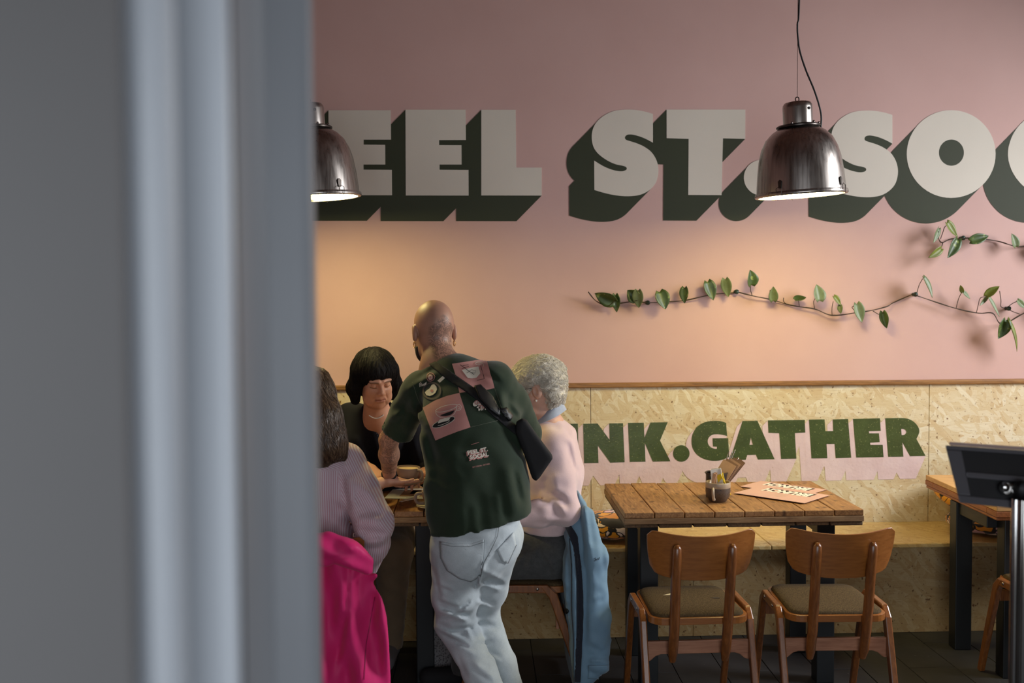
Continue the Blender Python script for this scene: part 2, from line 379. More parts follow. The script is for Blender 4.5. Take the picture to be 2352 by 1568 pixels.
white = [('P', [z6(p) for p in Pp], [[z6(p) for p in [(-150, 350), (-90, 355), (-70, 400), (-90, 445), (-150, 450)]]]),
         ('E', [z6(p) for p in E1], []), ('E', [z6(p) for p in E2], []), ('L', [z6(p) for p in Lp], []),
         ('S', smoothpoly([z7(p) for p in Spts]), []), ('T', [z7(p) for p in Tp], []), ('.', [z7(p) for p in circ(1030, 456, 90)], []),
         ('S', smoothpoly([z7((p[0] + 1207, p[1] + 5) + tuple(p[2:])) for p in Spts]), []),
         ('O', [z7(p) for p in circ(1985, 337, 224, 221, 64)], [[z7(p) for p in circ(1986, 330, 63, 66, 40)]]),
         ('C', smoothpoly([z7(p) for p in Cp]), []), ('I', [z7(p) for p in [(2720, 113), (2890, 113), (2890, 548), (2720, 548)]], []),
         ('A', [z7(p) for p in [(3060, 113), (3230, 113), (3400, 548), (3210, 548), (3190, 490), (3090, 490), (3070, 548), (2890, 548)]], [[z7(p) for p in [(3143, 290), (3170, 380), (3117, 380)]]]),
         ('L', [z7(p) for p in [(3440, 113), (3620, 113), (3620, 400), (3760, 400), (3760, 548), (3440, 548)]], [])]
white[0] = ('P', smoothpoly([z6(p) for p in Pp]), white[0][2])
def sweep(mb, loops, d, Y):
    k = 0
    for l in loops:
        n = len(l)
        for i in range(n):
            a, b = l[i], l[(i + 1) % n]
            q = [a, b, (b[0] + d[0], b[1] + d[1]), (a[0] + d[0], a[1] + d[1])]
            k += 1; yy = Y - .000004 * k
            mb.add([at_Y(p[0], p[1], yy) for p in q], [(0, 1, 2, 3)])
    sh = [[(p[0] + d[0], p[1] + d[1]) for p in l] for l in loops]
    mb.prism(sh[0], lambda p: at_Y(p[0], p[1], Y), lambda p: at_Y(p[0], p[1], Y + .0008), sh[1:])
for ch, outer, holes in white:
    mb = MB(); sweep(mb, [outer] + holes, (-57.8, 58.8), WY - .0016)
    mb.build('letter_shadow', M['letter_green'], wall_back)
    mb = MB(); mb.prism(outer, lambda p: at_Y(p[0], p[1], WY - .0028), lambda p: at_Y(p[0], p[1], WY - .001), holes)
    mb.build('letter', M['letter_white'], wall_back)
K3 = 7.84
def zc(ox): return lambda p: (ox + p[0] / K3, 940 + p[1] / K3) + tuple(p[2:])
za, zb, zd = zc(1320), zc(1570), zc(1850)
Gp = [(768, 243, 1), (690, 212), (590, 203), (470, 208), (360, 235), (260, 295), (190, 380), (150, 480), (142, 580), (155, 680), (200, 770), (275, 845), (370, 895), (480, 922), (590, 927), (690, 912), (770, 880), (822, 855, 1), (803, 515, 1), (520, 518, 1), (530, 668, 1), (603, 672, 1), (597, 712, 1), (540, 705), (480, 675), (443, 625), (432, 570), (450, 510), (495, 465), (560, 446), (640, 447), (720, 460), (785, 480, 1)]
Rp = [(1435, 158, 1), (1750, 153), (1850, 165), (1950, 215), (2020, 290), (2055, 370), (2045, 440), (1998, 530, 1), (2165, 838, 1), (1885, 843, 1), (1745, 590, 1), (1765, 850, 1), (1490, 853, 1)]
Rh = [(1725, 350, 1), (1770, 350), (1805, 370), (1820, 405), (1805, 440), (1775, 460), (1733, 462, 1)]
def shift(l, dx, dy): return [(p[0] + dx, p[1] + dy) for p in l]
R0, R0h = smoothpoly([zd(p) for p in Rp]), smoothpoly([zd(p) for p in Rh])
green = [('D', smoothpoly([(1092, 976, 1), (1130, 975), (1165, 985), (1185, 1020), (1168, 1052), (1135, 1064), (1094, 1065, 1)]), [smoothpoly([(1126, 1005, 1), (1140, 1008), (1148, 1020), (1141, 1032), (1127, 1036, 1)])]),
         ('R', shift(R0, -839, 14), [shift(R0h, -839, 14)]),
         ('I', [za(p) for p in [(-200, 258), (58, 255), (70, 960), (-190, 962)]], []),
         ('N', [za(p) for p in [(152, 258), (413, 253), (628, 545), (622, 250), (870, 248), (900, 950), (640, 958), (417, 650), (430, 962), (170, 967)]], []),
         ('K', [za(p) for p in [(960, 242), (1243, 238), (1257, 510), (1365, 235), (1676, 230), (1537, 560), (1724, 932), (1407, 940), (1263, 605), (1276, 940), (992, 945)]], []),
         ('.', [za(p) for p in circ(1920, 792, 149)], []),
         ('G', smoothpoly([zb(p) for p in Gp]), []),
         ('A', [zb(p) for p in [(1062, 208), (1330, 202), (1640, 895), (1340, 902), (1303, 815), (1148, 820), (1120, 907), (838, 912)]], [[zb(p) for p in [(1212, 508), (1250, 635), (1187, 637)]]]),
         ('T', [zb(p) for p in [(1520, 197), (2183, 188), (2193, 415), (2005, 425), (2033, 885), (1757, 890), (1723, 428), (1530, 420)]], []),
         ('H', [zd(p) for p in [(63, 183), (345, 178), (360, 390), (500, 388), (492, 180), (767, 170), (825, 868), (545, 878), (525, 620), (380, 622), (395, 878), (110, 882)]], []),
         ('E', [zd(p) for p in [(857, 170), (1342, 158), (1357, 385), (1143, 392), (1150, 430), (1325, 430), (1338, 587), (1165, 600), (1170, 637), (1392, 637), (1408, 858), (915, 865)]], []),
         ('R', R0, [R0h])]
PY = WY - .018
for ch, outer, holes in green:
    mb = MB(); sweep(mb, [outer] + holes, (-23, 52), PY - .0012)
    # the painters' 45 degree upper edge of the drop shadow
    for l in [outer]:
        n = len(l)
        for i in range(n):
            a, b = l[i], l[(i + 1) % n]
            mb.add([at_Y(p[0], p[1], PY - .0016 - .000004 * i) for p in (a, b, (b[0] - 13, b[1] + 13), (a[0] - 13, a[1] + 13))], [(0, 1, 2, 3)])
    mb.build('letter_shadow', M['board_pink'], wall_back)
    mb = MB(); mb.prism(outer, lambda p: at_Y(p[0], p[1], PY - .0026), lambda p: at_Y(p[0], p[1], PY - .0005), holes)
    mb.build('letter', M['board_green'], wall_back)

# ------------------------------------------------------------------ bench
bench = thing('bench', 'long chipboard bench built along the pink wall', 'bench', (0.4, 4.9, 0))
cuts = [-3.6, -.95, 1.38, 4.5]
for a, b in zip(cuts, cuts[1:]):
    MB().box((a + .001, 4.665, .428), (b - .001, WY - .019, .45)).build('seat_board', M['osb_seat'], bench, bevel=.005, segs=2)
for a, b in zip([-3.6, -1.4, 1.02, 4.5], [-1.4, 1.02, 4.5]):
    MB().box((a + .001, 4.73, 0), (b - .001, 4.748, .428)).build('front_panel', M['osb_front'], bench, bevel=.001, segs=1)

# ------------------------------------------------------------------ foreground door post
def pl(px, Y): return at_Y(px, 784, Y)[:2]
def upright(prof): return MB().prism([tuple(p) for p in prof], lambda p: (p[0], p[1], -.008), lambda p: (p[0], p[1], 3.745))
frame_post = upright([pl(548, .80), pl(600, .865), pl(618, .885), pl(700, .90), pl(720, .905), pl(727, .92), pl(729, 1.10), pl(420, 1.12), pl(420, .80)])
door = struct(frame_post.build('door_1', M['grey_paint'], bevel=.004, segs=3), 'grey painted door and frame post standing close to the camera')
o = upright([pl(398, .66), pl(535, .66), pl(541, .668), pl(541, .79), pl(398, .79)]).build('frame_face', M['grey_lit'], door, bevel=.003)
o = upright([pl(300, .58)] + [tuple(np.array(pl(352, .615)) + .0165 * np.array([math.cos(a), math.sin(a)])) for a in np.linspace(-2.7, .5, 12)] + [pl(398, .70), pl(300, .70)]).build('frame_bead', M['grey_lit'], door)
o = upright([pl(541.5, .735), pl(549, .735), pl(549, .79), pl(541.5, .79)]).build('recess_shade', M['cable'], door)  # black strip stands in for the shadow inside the recess
o = upright([pl(-300, .50), pl(298, .57), pl(298, .70), pl(-300, .70)]).build('door_leaf', M['grey_shaded'], door, bevel=.003)

# ------------------------------------------------------------------ tables
def table(label, x0, x1, y0, y1, legx, legy, n=8, rz=0, mt=('table_wood', 'table_edge', 'table_under'), near_dx=0.0):
    cx, cy = (x0 + x1) / 2, (y0 + y1) / 2
    t = thing('plank_table', label, 'table', (cx, cy, 0), rz); local(t)
    w = (x1 - x0) / n
    for i in range(n):
        a = x0 + i * w - cx
        dz = rng.uniform(-.0015, .0015)
        MB().box((a + .0018, y0 - cy, .726), (a + w - .0018, y1 - cy, .75 + dz)).build('top_plank', M[mt[0]], t, bevel=.003)
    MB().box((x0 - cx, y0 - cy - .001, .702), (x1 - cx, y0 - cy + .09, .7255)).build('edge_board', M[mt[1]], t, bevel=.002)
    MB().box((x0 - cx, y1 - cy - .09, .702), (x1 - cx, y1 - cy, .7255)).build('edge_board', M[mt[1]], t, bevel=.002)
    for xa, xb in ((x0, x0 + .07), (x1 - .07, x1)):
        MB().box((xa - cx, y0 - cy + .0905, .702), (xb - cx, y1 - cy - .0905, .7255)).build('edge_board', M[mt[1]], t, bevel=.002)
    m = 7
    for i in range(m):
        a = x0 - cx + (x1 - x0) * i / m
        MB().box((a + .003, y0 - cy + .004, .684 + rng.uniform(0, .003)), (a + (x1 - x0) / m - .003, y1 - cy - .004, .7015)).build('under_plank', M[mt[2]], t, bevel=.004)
    for lx in legx:
        for ly in legy:
            dx = near_dx if ly == legy[0] else 0
            MB().box((lx - cx + dx, ly - cy, 0), (lx - cx + dx + .075, ly - cy + .072, .684)).build('leg', M['black_steel'], t, bevel=.004)
    for lx in legx:
        MB().box((lx - cx + .012, legy[0] - cy + .072, .63), (lx - cx + .063, legy[1] - cy, .683)).build('rail', M['black_steel'], t, bevel=.003)
    return t
T1 = table('plank table with mug and pink menus, two wooden chairs before it', .588, 1.58, 4.04, 4.70, (.665, 1.41), (4.11, 4.475))
T2 = table('plank table with coffee cups and the seated group around it', -1.10, -.11, 4.13, 4.79, (-1.02, -.275), (4.20, 4.56))
T3 = table('plank table standing behind the black tablet stand', 2.17, 3.16, 4.05, 4.80, (2.175, 2.98), (4.10, 4.45), n=3, rz=-.05, mt=('slab_top', 'slab_edge', 'slab_edge'), near_dx=.055)
# ------------------------------------------------------------------ chairs
def make_chair(label):
    t = local(thing('cafe_chair', label, 'chair', group='wooden cafe chairs with bent backs'))
    # seat: rounded trapezoid rim and pad
    def outline(sx, sf, sb, r, n=6):
        P = []
        for (cx, cy, a0) in ((sx * .96 - r, sf - r, 0), (-sx * .96 + r, sf - r, 90), (-sx + r, -sb + r, 180), (sx - r, -sb + r, 270)):
            for k in range(n + 1):
                a = math.radians(a0 + 90 * k / n); P.append((cx + r * math.cos(a), cy + r * math.sin(a)))
        return P
    rim = MB(); rim.prism(outline(.187, .195, .195, .055), lambda p: (p[0], p[1], .412), lambda p: (p[0], p[1], .438)); rim.build('seat_frame', M['chair_ply'], t, bevel=.004)
    pad = MB(); N = 28
    rings = [(1.0, .436), (1.0, .441), (.985, .447), (.95, .451), (.8, .455), (.5, .457), (.0, .4575)]
    o0 = outline(.176, .184, .184, .05)
    for s_, z in rings: pad.v += [(p[0] * s_, p[1] * s_, z) for p in o0]
    n = len(o0)
    pad.f += [(i * n + k, i * n + (k + 1) % n, (i + 1) * n + (k + 1) % n, (i + 1) * n + k) for i in range(len(rings) - 1) for k in range(n)]
    pad.build('seat_pad', M['seat_fabric'], t, smooth=True, angle=60)
    for s in (-1, 1):
        x = s * .204
        # A-shaped side frame: top bar and two splayed legs
        def sec(pts, w, th):
            mb = MB(); L = []
            for (y, z, nx, nz, ww) in pts:
                L.append([(x - th, y - nx * ww, z - nz * ww), (x + th, y - nx * ww, z - nz * ww), (x + th, y + nx * ww, z + nz * ww), (x - th, y + nx * ww, z + nz * ww)])
            for i, q in enumerate(L): mb.v += q
            m = len(L)
            mb.f += [(i * 4 + k, i * 4 + (k + 1) % 4, i * 4 + 4 + (k + 1) % 4, i * 4 + 4 + k) for i in range(m - 1) for k in range(4)]
            mb.f += [(0, 3, 2, 1), tuple((m - 1) * 4 + k for k in range(4))]
            return mb
        sec([(-.105, .434, 0, 1, .016), (0, .434, 0, 1, .016), (.105, .434, 0, 1, .016)], 0, .0115).build('side_rail', M['chair_wood'], t, bevel=.004)
        for d in (-1, 1):
            leg = sec([(d * .085, .449, d, .0, .018), (d * .125, .405, .92 * d, .39, .019), (d * .19, .21, .94 * d, .3, .0165), (d * .255, .0, .94 * d, .3, .0125)], 0, .0125)
            leg.build('leg', M['chair_wood'], t, bevel=.005)
        for d in (-.06, .06):
            sc = MB(); sc.lathe([(.0, .004), (.004, .0035), (.007, .001), (.007, 0)], n=10, M=Matrix.Translation((x + s * .0117, d, .436)) @ Matrix.Rotation(s * PI / 2, 4, 'Y')); sc.build('screw', M['steel'], t, smooth=True)
        px = s * .100
        post = MB(); pts = [(px * .99, -.160, .265), (px * 1.0, -.172, .30), (px * 1.0, -.196, .38), (px * 1.01, -.214, .47), (px * 1.015, -.232, .58), (px * 1.02, -.252, .68), (px * 1.02, -.258, .715), (px * 1.02, -.256, .728)]
        post.tube(pts, [.011, .0165, .017, .017, .0165, .0155, .014, .007], 10, flat=1.15)
        post.build('back_post', M['chair_wood'], t, smooth=True, angle=70)
    # rear and front stretcher with flared ends
    def stretcher(y, z0, z1, drop, name, mat):
        P = [(-.195, z1), (.195, z1), (.195, z0 - drop), (.180, z0 - drop * .9), (.160, z0 - drop * .25), (.140, z0), (-.140, z0), (-.160, z0 - drop * .25), (-.180, z0 - drop * .9), (-.195, z0 - drop)]
        mb = MB(); mb.prism(P, lambda p: (p[0], y - .008, p[1]), lambda p: (p[0], y + .008, p[1])); mb.build(name, mat, t, bevel=.003)
    stretcher(-.143, .288, .338, .026, 'rear_stretcher', M['chair_rail'])
    stretcher(.13, .345, .39, 0, 'front_stretcher', M['chair_wood'])
    # bent plywood backrest
    nx, nz = 24, 10; mb = MB(); G = {}
    for side in (0, 1):
        for i in range(nx + 1):
            for j in range(nz + 1):
                u = -1 + 2 * i / nx; v = j / nz
                top = .778 - .022 * (1 - u * u) ; bot = .588 + .028 * abs(u) ** 3
                hw = .2025 - .014 * (1 - v) ** 2 - .0
                uu = u
                # rounded corners
                zz = bot + (top - bot) * v
                xx = hw * uu
                e = max(0, abs(u) - .86) / .14
                cz = (top + bot) / 2; half = (top - bot) / 2
                zz = cz + (zz - cz) * (1 - .28 * e ** 2.2)
                y = -.232 - .05 * (zz - .588) / .19 * .35 - .045 * (1 - uu * uu) + .045 + .0
                y = -.226 - .022 * (v) + .052 * (uu * uu) - (.0085 if side else 0)
                G[side, i, j] = len(mb.v); mb.v.append((xx, y, zz))
    for i in range(nx):
        for j in range(nz):
            mb.f.append((G[0, i, j], G[0, i + 1, j], G[0, i + 1, j + 1], G[0, i, j + 1]))
            mb.f.append((G[1, i, j], G[1, i, j + 1], G[1, i + 1, j + 1], G[1, i + 1, j]))
    for i in range(nx):
        for j in (0, nz): mb.f.append((G[0, i, j], G[1, i, j], G[1, i + 1, j], G[0, i + 1, j]))
    for j in range(nz):
        for i in (0, nx): mb.f.append((G[0, i, j], G[0, i, j + 1], G[1, i, j + 1], G[1, i, j]))
    mb.build('backrest', M['chair_ply'], t, smooth=True, angle=50, bevel=.002)
    return t
chair1 = make_chair('wooden cafe chair with a torn brown seat pad, beside the blue jacket')
b1 = at_Y(1604, 1230, 3.62); chair1.location = (b1[0] + .012, 3.845, 0); chair1.rotation_euler = (0, 0, .02)
b2 = at_Y(1937, 1222, 3.62)
chair2 = dup(chair1, (b2[0] + .005, 3.845, 0), -.035, 'wooden cafe chair with an intact brown seat pad, at the table with menus')
chair3 = dup(chair1, (.185, 4.28, 0), PI / 2 - .06, 'wooden cafe chair under the white-haired person, blue jacket on its back')
chair4 = dup(chair1, (-.63, 3.80, 0), .04, 'wooden cafe chair with a pink coat over its back')
chair5 = dup(chair1, (2.375, 3.97, 0), 0.0, 'wooden cafe chair half hidden behind the steel tablet stand')
# the tear and a scuff on the first chair's pad
tear = MB(); tear.prism([(-.093, .035), (-.06, .055), (-.058, .035)], lambda p: (p[0], p[1], .4560), lambda p: (p[0], p[1], .4578)); o = tear.build('tear', plain('foam', lin(214, 196, 160), .9), chair1); o['label'] = 'pale foam showing through a tear'
tear = MB(); tear.prism([(.082, -.012), (.112, -.010), (.118, -.020), (.095, -.024)], lambda p: (p[0], p[1], .4560), lambda p: (p[0], p[1], .4576)); o = tear.build('tear', plain('tear_dark', lin(52, 40, 30), .9), chair1); o['label'] = 'dark tear in the fabric'

# ------------------------------------------------------------------ pendant lamps
def lamp(label, px, py, Y, flip=1):
    c = at_Y(px, py, Y); t = thing('pendant_lamp', label, 'lamp', tuple(c), group='steel dome pendant lamps'); local(t)
    R = .190; tilt = Matrix.Rotation(math.radians(-3.2), 4, 'Y') @ Matrix.Rotation(math.radians(1.5), 4, 'X')
    dome = [(R * 1.0, .012), (R * .985, .05), (R * .96, .10), (R * .92, .155), (R * .85, .203), (R * .745, .243), (R * .60, .271), (R * .48, .285), (R * .42, .29)]
    inner = [(r - .004, z - .003) for r, z in dome[::-1]]
    mb = MB(); mb.lathe(dome + inner, n=64, M=tilt); mb.build('shade', M['steel'], t, smooth=True, angle=60)
    mb = MB(); mb.lathe([(R * 1.0, .012), (R * 1.03, .012), (R * 1.045, .004), (R * 1.045, -.002), (R * 1.03, -.006), (R * .96, -.006), (R * .96, .0)], n=64, M=tilt); mb.build('rim_ring', M['steel'], t, smooth=True, angle=50)
    mb = MB(); mb.lathe([(0, .006), (R * .5, .006), (R * .965, .006)], n=48, M=tilt); mb.lathe([(R * .965, .006), (R * .965, .003), (0, .003)], n=48, M=tilt)
    o = mb.build('diffuser', M['glow'], t, smooth=True); o['label'] = 'glowing opal disc'
    mb = MB(); mb.lathe([(R * .42, .288), (R * .49, .291), (R * .495, .297), (R * .46, .302), (R * .34, .303)], n=40, M=tilt); mb.build('collar', M['dark_steel'], t, smooth=True, angle=50)
    mb = MB(); mb.lathe([(R * .335, .300), (R * .335, .375), (R * .325, .388), (R * .29, .398), (R * .2, .402), (0, .403)], n=40, M=tilt); mb.build('cap', M['steel'], t, smooth=True, angle=60)
    for a in (-1.05, -2.2, -.35, 2.0):
        q = tilt @ Vector((R * .455 * math.cos(a), R * .455 * math.sin(a), .302))
        mb = MB(); mb.lathe([(0, .008), (.004, .007), (.0055, .003), (.0055, 0)], n=10, c=q); mb.build('rivet', M['steel'], t, smooth=True)
    q = tilt @ Vector((R * .335 * math.cos(-1.05), R * .335 * math.sin(-1.05), .365))
    mb = MB(); mb.lathe([(0, .004), (.006, .003), (.007, 0)], n=12, M=Matrix.Translation(q) @ Matrix.Rotation(-1.05, 4, 'Z') @ Matrix.Rotation(PI / 2, 4, 'Y')); mb.build('cap_plug', M['cable'], t, smooth=True)
    for a in (-.85, -2.35, 1.4):      # wire clips at the rim
        ca, sa = math.cos(a), math.sin(a); tx = np.array([-sa, ca, 0]); od = np.array([ca, sa, 0])
        def q(o_, u, z): return tuple(tilt @ Vector(od * (R * 1.0 + o_) + tx * u) + (tilt @ Vector((0, 0, z)) - Vector((0, 0, 0))) * 1.0)
        mb = MB(); mb.tube([q(.012, -.012, .004), q(.014, -.012, .022), q(.012, 0, .030), q(.014, .012, .022), q(.012, .012, -.008), q(-.004, .010, -.010)], .0014, 6)
        mb.prism([(-.006, .024), (.006, .024), (.008, .052), (0, .06), (-.008, .052)], lambda p: q(-.001, p[0], p[1]), lambda p: q(.003, p[0], p[1]))
        mb.build('clip', M['dark_steel'], t)
    mb = MB(); top = tilt @ Vector((0, 0, .403)); ring = [(top.x + .008 * math.sin(2 * PI * k / 14), top.y, top.z + .010 + .010 * math.cos(2 * PI * k / 14)) for k in range(15)]
    mb.tube(ring, .0024, 6); mb.build('hook', M['dark_steel'], t)
    zc_ = ZC - c[2]
    mb = MB(); mb.tube([(top.x, top.y, top.z + .02), (top.x + .004, top.y, zc_)], .0011, 6); mb.build('wire', M['dark_steel'], t)
    s = tilt @ Vector((R * .47 * flip, -.02, .31))
    path = [(s.x + .004 * flip, s.y, s.z - .03), (s.x + .006 * flip, s.y, s.z + .02), (s.x - .004 * flip, s.y, s.z + .07), (s.x - .028 * flip, s.y, s.z + .14), (top.x + .035 * flip, top.y - .01, s.z + .22), (top.x + .010 * flip, top.y - .005, s.z + .30), (top.x + .001 * flip, top.y - .004, s.z + .36), (top.x - .002 * flip, top.y - .004, s.z + .42), (top.x + .006 * flip, top.y - .004, s.z + .54), (top.x + .010 * flip, top.y - .004, zc_)]
    path = catmull(path, 5)
    mb = MB(); mb.tube(path, .0040, 8); mb.build('cable', M['cable'], t, smooth=True)
    return t
def catmull(P, k=6):
    P = [np.array(p, float) for p in P]; Q = [2 * P[0] - P[1]] + P + [2 * P[-1] - P[-2]]; out = []
    for i in range(1, len(Q) - 2):
        a, b, c, d = Q[i - 1:i + 3]
        for j in range(k):
            t_ = j / k
            out.append(.5 * (2 * b + (c - a) * t_ + (2 * a - 5 * b + 4 * c - d) * t_ ** 2 + (3 * b - a - 3 * c + d) * t_ ** 3))
    return out + [P[-1]]
lamp('steel dome pendant lamp hanging over the table with the menus', 1840, 447, 4.37)
lamp('steel dome pendant lamp half hidden by the grey door post', 725, 452, 4.40, -1)

# ------------------------------------------------------------------ vines
def vine(label, stem, branches, leaves, clips, d0=.022):
    b = at_Y(*stem[0][:2], WY - d0); t = thing('wall_vine', label, 'plant', tuple(b)); 
    rs = random.Random(len(stem))
    dd = lambda i: d0 + .012 * math.sin(i * 1.7)
    pts = catmull([at_Y(p[0], p[1], WY - (p[2] if len(p) > 2 else dd(i))) for i, p in enumerate(stem)], 5)
    mb = MB(); mb.tube(pts, [.0028 + .0007 * math.sin(i * .9) for i in range(len(pts))], 6); mb.build('stem', M['vine_stem'], t, smooth=True)
    for br in branches:
        d1 = .065
        pts = catmull([at_Y(p[0], p[1], WY - (d0 + (d1 - d0) * i / (len(br) - 1))) for i, p in enumerate(br)], 4)
        mb = MB(); mb.tube(pts, .0019, 6); mb.build('leaf_stalk', M['vine_stem'], t, smooth=True)
    for (bx, by, tx, ty, w, off, roll, mat) in leaves:
        off *= .78; A = at_Y(bx, by, WY - off); B = at_Y(tx, ty, WY - off + rs.uniform(-.02, .012)); ax = B - A; Ln = np.linalg.norm(ax); ax /= Ln
        nrm = np.array([0, -1.0, 0]); nrm -= ax * np.dot(nrm, ax); nrm /= np.linalg.norm(nrm); sd = np.cross(ax, nrm)
        Wd = w / 446 * 1.2 / max(.35, math.cos(roll)) * .5
        c, s_ = math.cos(roll), math.sin(roll); sd, nrm = sd * c + nrm * s_, nrm * c - sd * s_
        mb = MB(); nu, nv = 10, 6; bend = rs.uniform(-.12, .2); g = {}
        for i in range(nu + 1):
            u = i / nu
            hw = Wd * (math.sin(PI * min(1, (u + .10) / 1.1) ** .72) ** .85 if u < .999 else 0.0)
            if u < .12: hw *= .72 + u * 2.3
            for j in range(nv + 1):
                v_ = -1 + 2 * j / nv
                back = -.13 * Ln * abs(v_) * max(0, 1 - u / .22) if u < .22 else 0        # heart lobes
                p = A + ax * (u * Ln + back) + sd * hw * v_ + nrm * (bend * Ln * (u * u - u) * 1.6 - abs(v_) ** 1.5 * hw * -.45 + .004)
                g[i, j] = len(mb.v); mb.v.append(p)
        for i in range(nu):
            for j in range(nv): mb.f.append((g[i, j], g[i + 1, j], g[i + 1, j + 1], g[i, j + 1]))
        o = mb.build('leaf', M[mat], t, smooth=True); so = o.modifiers.new('thick', 'SOLIDIFY'); so.thickness = .0011
    for (x, y) in clips:
        c = at_Y(x, y, WY); mb = MB()
        mb.lathe([(.0, -.034), (.009, -.033), (.0125, -.028), (.0115, -.02), (.008, -.012), (.010, -.002), (.010, 0)], n=14, c=c, M=Matrix.Rotation(-PI / 2, 4, 'X'))
        mb.v = [(p[0], 2 * WY - p[1] if p[1] > WY else p[1], p[2]) for p in mb.v]
        mb.build('clip', M['clip'], t, smooth=True)
    return t
L, LP, LY = 'leaf', 'leaf_pale', 'leaf_yellow'
vine('long vine trained along the pink wall beneath the word SOCIAL, low strand',
     [(1351, 670, .05), (1368, 690), (1390, 700), (1414, 698), (1457, 692), (1489, 695), (1537, 692.6), (1572, 690), (1613, 681), (1644, 675), (1687, 672), (1696, 671), (1728, 679), (1772, 688), (1808, 698.6), (1838.6, 704.6), (1872.6, 709.7), (1911.7, 724, .035), (1966, 718, .035), (2000, 713), (2037, 703.7, .03), (2052, 695), (2095, 676.5), (2105, 678.6), (2154, 695, .035), (2199, 709, .045), (2248, 719, .05), (2280, 719, .05), (2295, 741, .05), (2313, 741), (2352, 719), (2420, 690), (2500, 702), (2600, 690)],
     [[(1387, 700), (1398, 702), (1411, 692)], [(1452, 692), (1464, 690)], [(1728, 679), (1724, 666), (1724, 653)], [(1772, 688), (1768, 676), (1769, 666)], [(1806, 698), (1800, 692), (1800, 684)], [(1836, 703), (1834, 688)], [(1871, 709), (1869, 692), (1876, 680)], [(1911, 723), (1911, 706), (1914, 692)], [(1968, 717), (1957, 706), (1967, 700)], [(2005, 714), (2020, 722), (2030, 717)], [(2105, 676), (2111, 655), (2119, 640)], [(2196, 708), (2202, 685), (2210, 670)], [(2243, 717), (2247, 700), (2252, 684), (2266, 681)], [(2311, 708), (2299, 704), (2299, 690), (2296, 668)], [(2311, 708), (2325, 697), (2338, 691)], [(2311, 708), (2328, 716), (2342, 721)]],
     [(1411, 692, 1366, 672, 26, .05, .5, L), (1414, 677, 1417, 717, 17, .05, -.3, L), (1464, 688, 1441, 666, 26, .04, .2, L), (1466, 667, 1468, 707, 20, .06, -.4, LP), (1514, 671, 1528, 711, 29, .06, .2, L), (1573, 661, 1573, 697, 16, .06, -.5, L), (1624, 648, 1638, 690, 25, .065, .2, L), (1666, 641, 1673, 682, 20, .065, -.3, LP),
      (1724, 654, 1721, 619, 25, .08, -.4, L), (1776, 690, 1776, 657, 18, .06, .2, LP), (1826, 690, 1852, 684, 11, .07, .9, L), (1880, 690, 1874, 653, 27, .085, -.35, LP), (1914, 681, 1930, 702, 12, .07, .4, LY), (1930, 701, 1932, 721, 9, .06, -.6, LP), (1967, 698, 1979, 741, 22, .075, .1, LP), (2028, 716, 2037, 754, 15, .07, -.5, L),
      (2119, 639, 2140, 685, 13, .10, .8, LP), (2209, 670, 2227, 687, 9, .09, .5, LP), (2211, 671, 2206, 654, 7, .09, .6, LY), (2266, 681, 2296, 658, 13, .10, .7, LY), (2266, 681, 2249, 702, 9, .09, .4, LP), (2268, 683, 2294, 728, 9, .10, .7, LP), (2308, 735, 2291, 778, 27, .10, .2, L), (2314, 738, 2334, 808, 11, .11, .8, LY), (2336, 690, 2356, 708, 13, .08, .2, LP), (2410, 690, 2430, 730, 26, .08, .2, L), (2470, 690, 2500, 660, 24, .08, .2, L)],
     [(1486, 695), (1689, 670), (2098, 676), (2311, 708)])
vine('short vine pinned to the pink wall just below the letter O',
     [(2155, 531, .07), (2156, 548, .05), (2164, 557), (2182.6, 549), (2203, 548), (2227, 546.5), (2268, 550), (2297, 555), (2319, 562), (2333, 565), (2352, 565), (2420, 556), (2500, 570)],
     [[(2160, 549), (2165, 535), (2170, 521), (2176, 517)], [(2166, 557), (2163, 565), (2160, 573)]],
     [(2154, 525, 2142, 558, 13, .085, .5, LP), (2174, 512, 2198, 544, 17, .085, .4, LY), (2160, 571, 2131, 592, 15, .085, .2, LY), (2198, 550, 2175, 593, 22, .06, .1, L), (2228, 554, 2270, 542, 20, .05, .2, L), (2331, 566, 2322, 536, 18, .07, -.2, LP), (2390, 555, 2420, 590, 24, .07, .2, L)],
     [(2207, 547), (2372, 562)])
# ------------------------------------------------------------------ organic shapes: distance fields meshed with surface nets
f4 = np.float32
def V3(a): return np.asarray(a, f4)
def unit(a): a = np.asarray(a, float); return a / np.linalg.norm(a)
def cap(p, a, b, ra, rb, n=None, s=1.0):
    a, b = V3(a), V3(b); ba = b - a; pa = p - a
    h = np.clip(pa @ ba / (ba @ ba), 0, 1); q = pa - h[:, None] * ba
    if n is not None:
        n = V3(unit(n)); qn = q @ n; q = q + np.outer(qn * (1 / s - 1), n)
    return np.sqrt((q * q).sum(1)) - (ra + (rb - ra) * h)
def chain(p, pts, rs, k=.02, n=None, s=1.0):
    d = None
    for i in range(len(pts) - 1):
        e = cap(p, pts[i], pts[i + 1], rs[i], rs[i + 1], n, s); d = e if d is None else smin(d, e, k)
    return d
def ell(p, c, r, Rm=None):
    q = p - V3(c)
    if Rm is not None: q = q @ V3(Rm).T
    r = V3(r); k0 = np.sqrt(((q / r) ** 2).sum(1)); k1 = np.sqrt(((q / (r * r)) ** 2).sum(1)) + 1e-9
    return k0 * (k0 - 1) / k1
def smin(a, b, k):
    if k <= 0: return np.minimum(a, b)
    h = np.clip(.5 + .5 * (b - a) / k, 0, 1); return b + (a - b) * h - k * h * (1 - h)
def smax(a, b, k): return -smin(-a, -b, k)
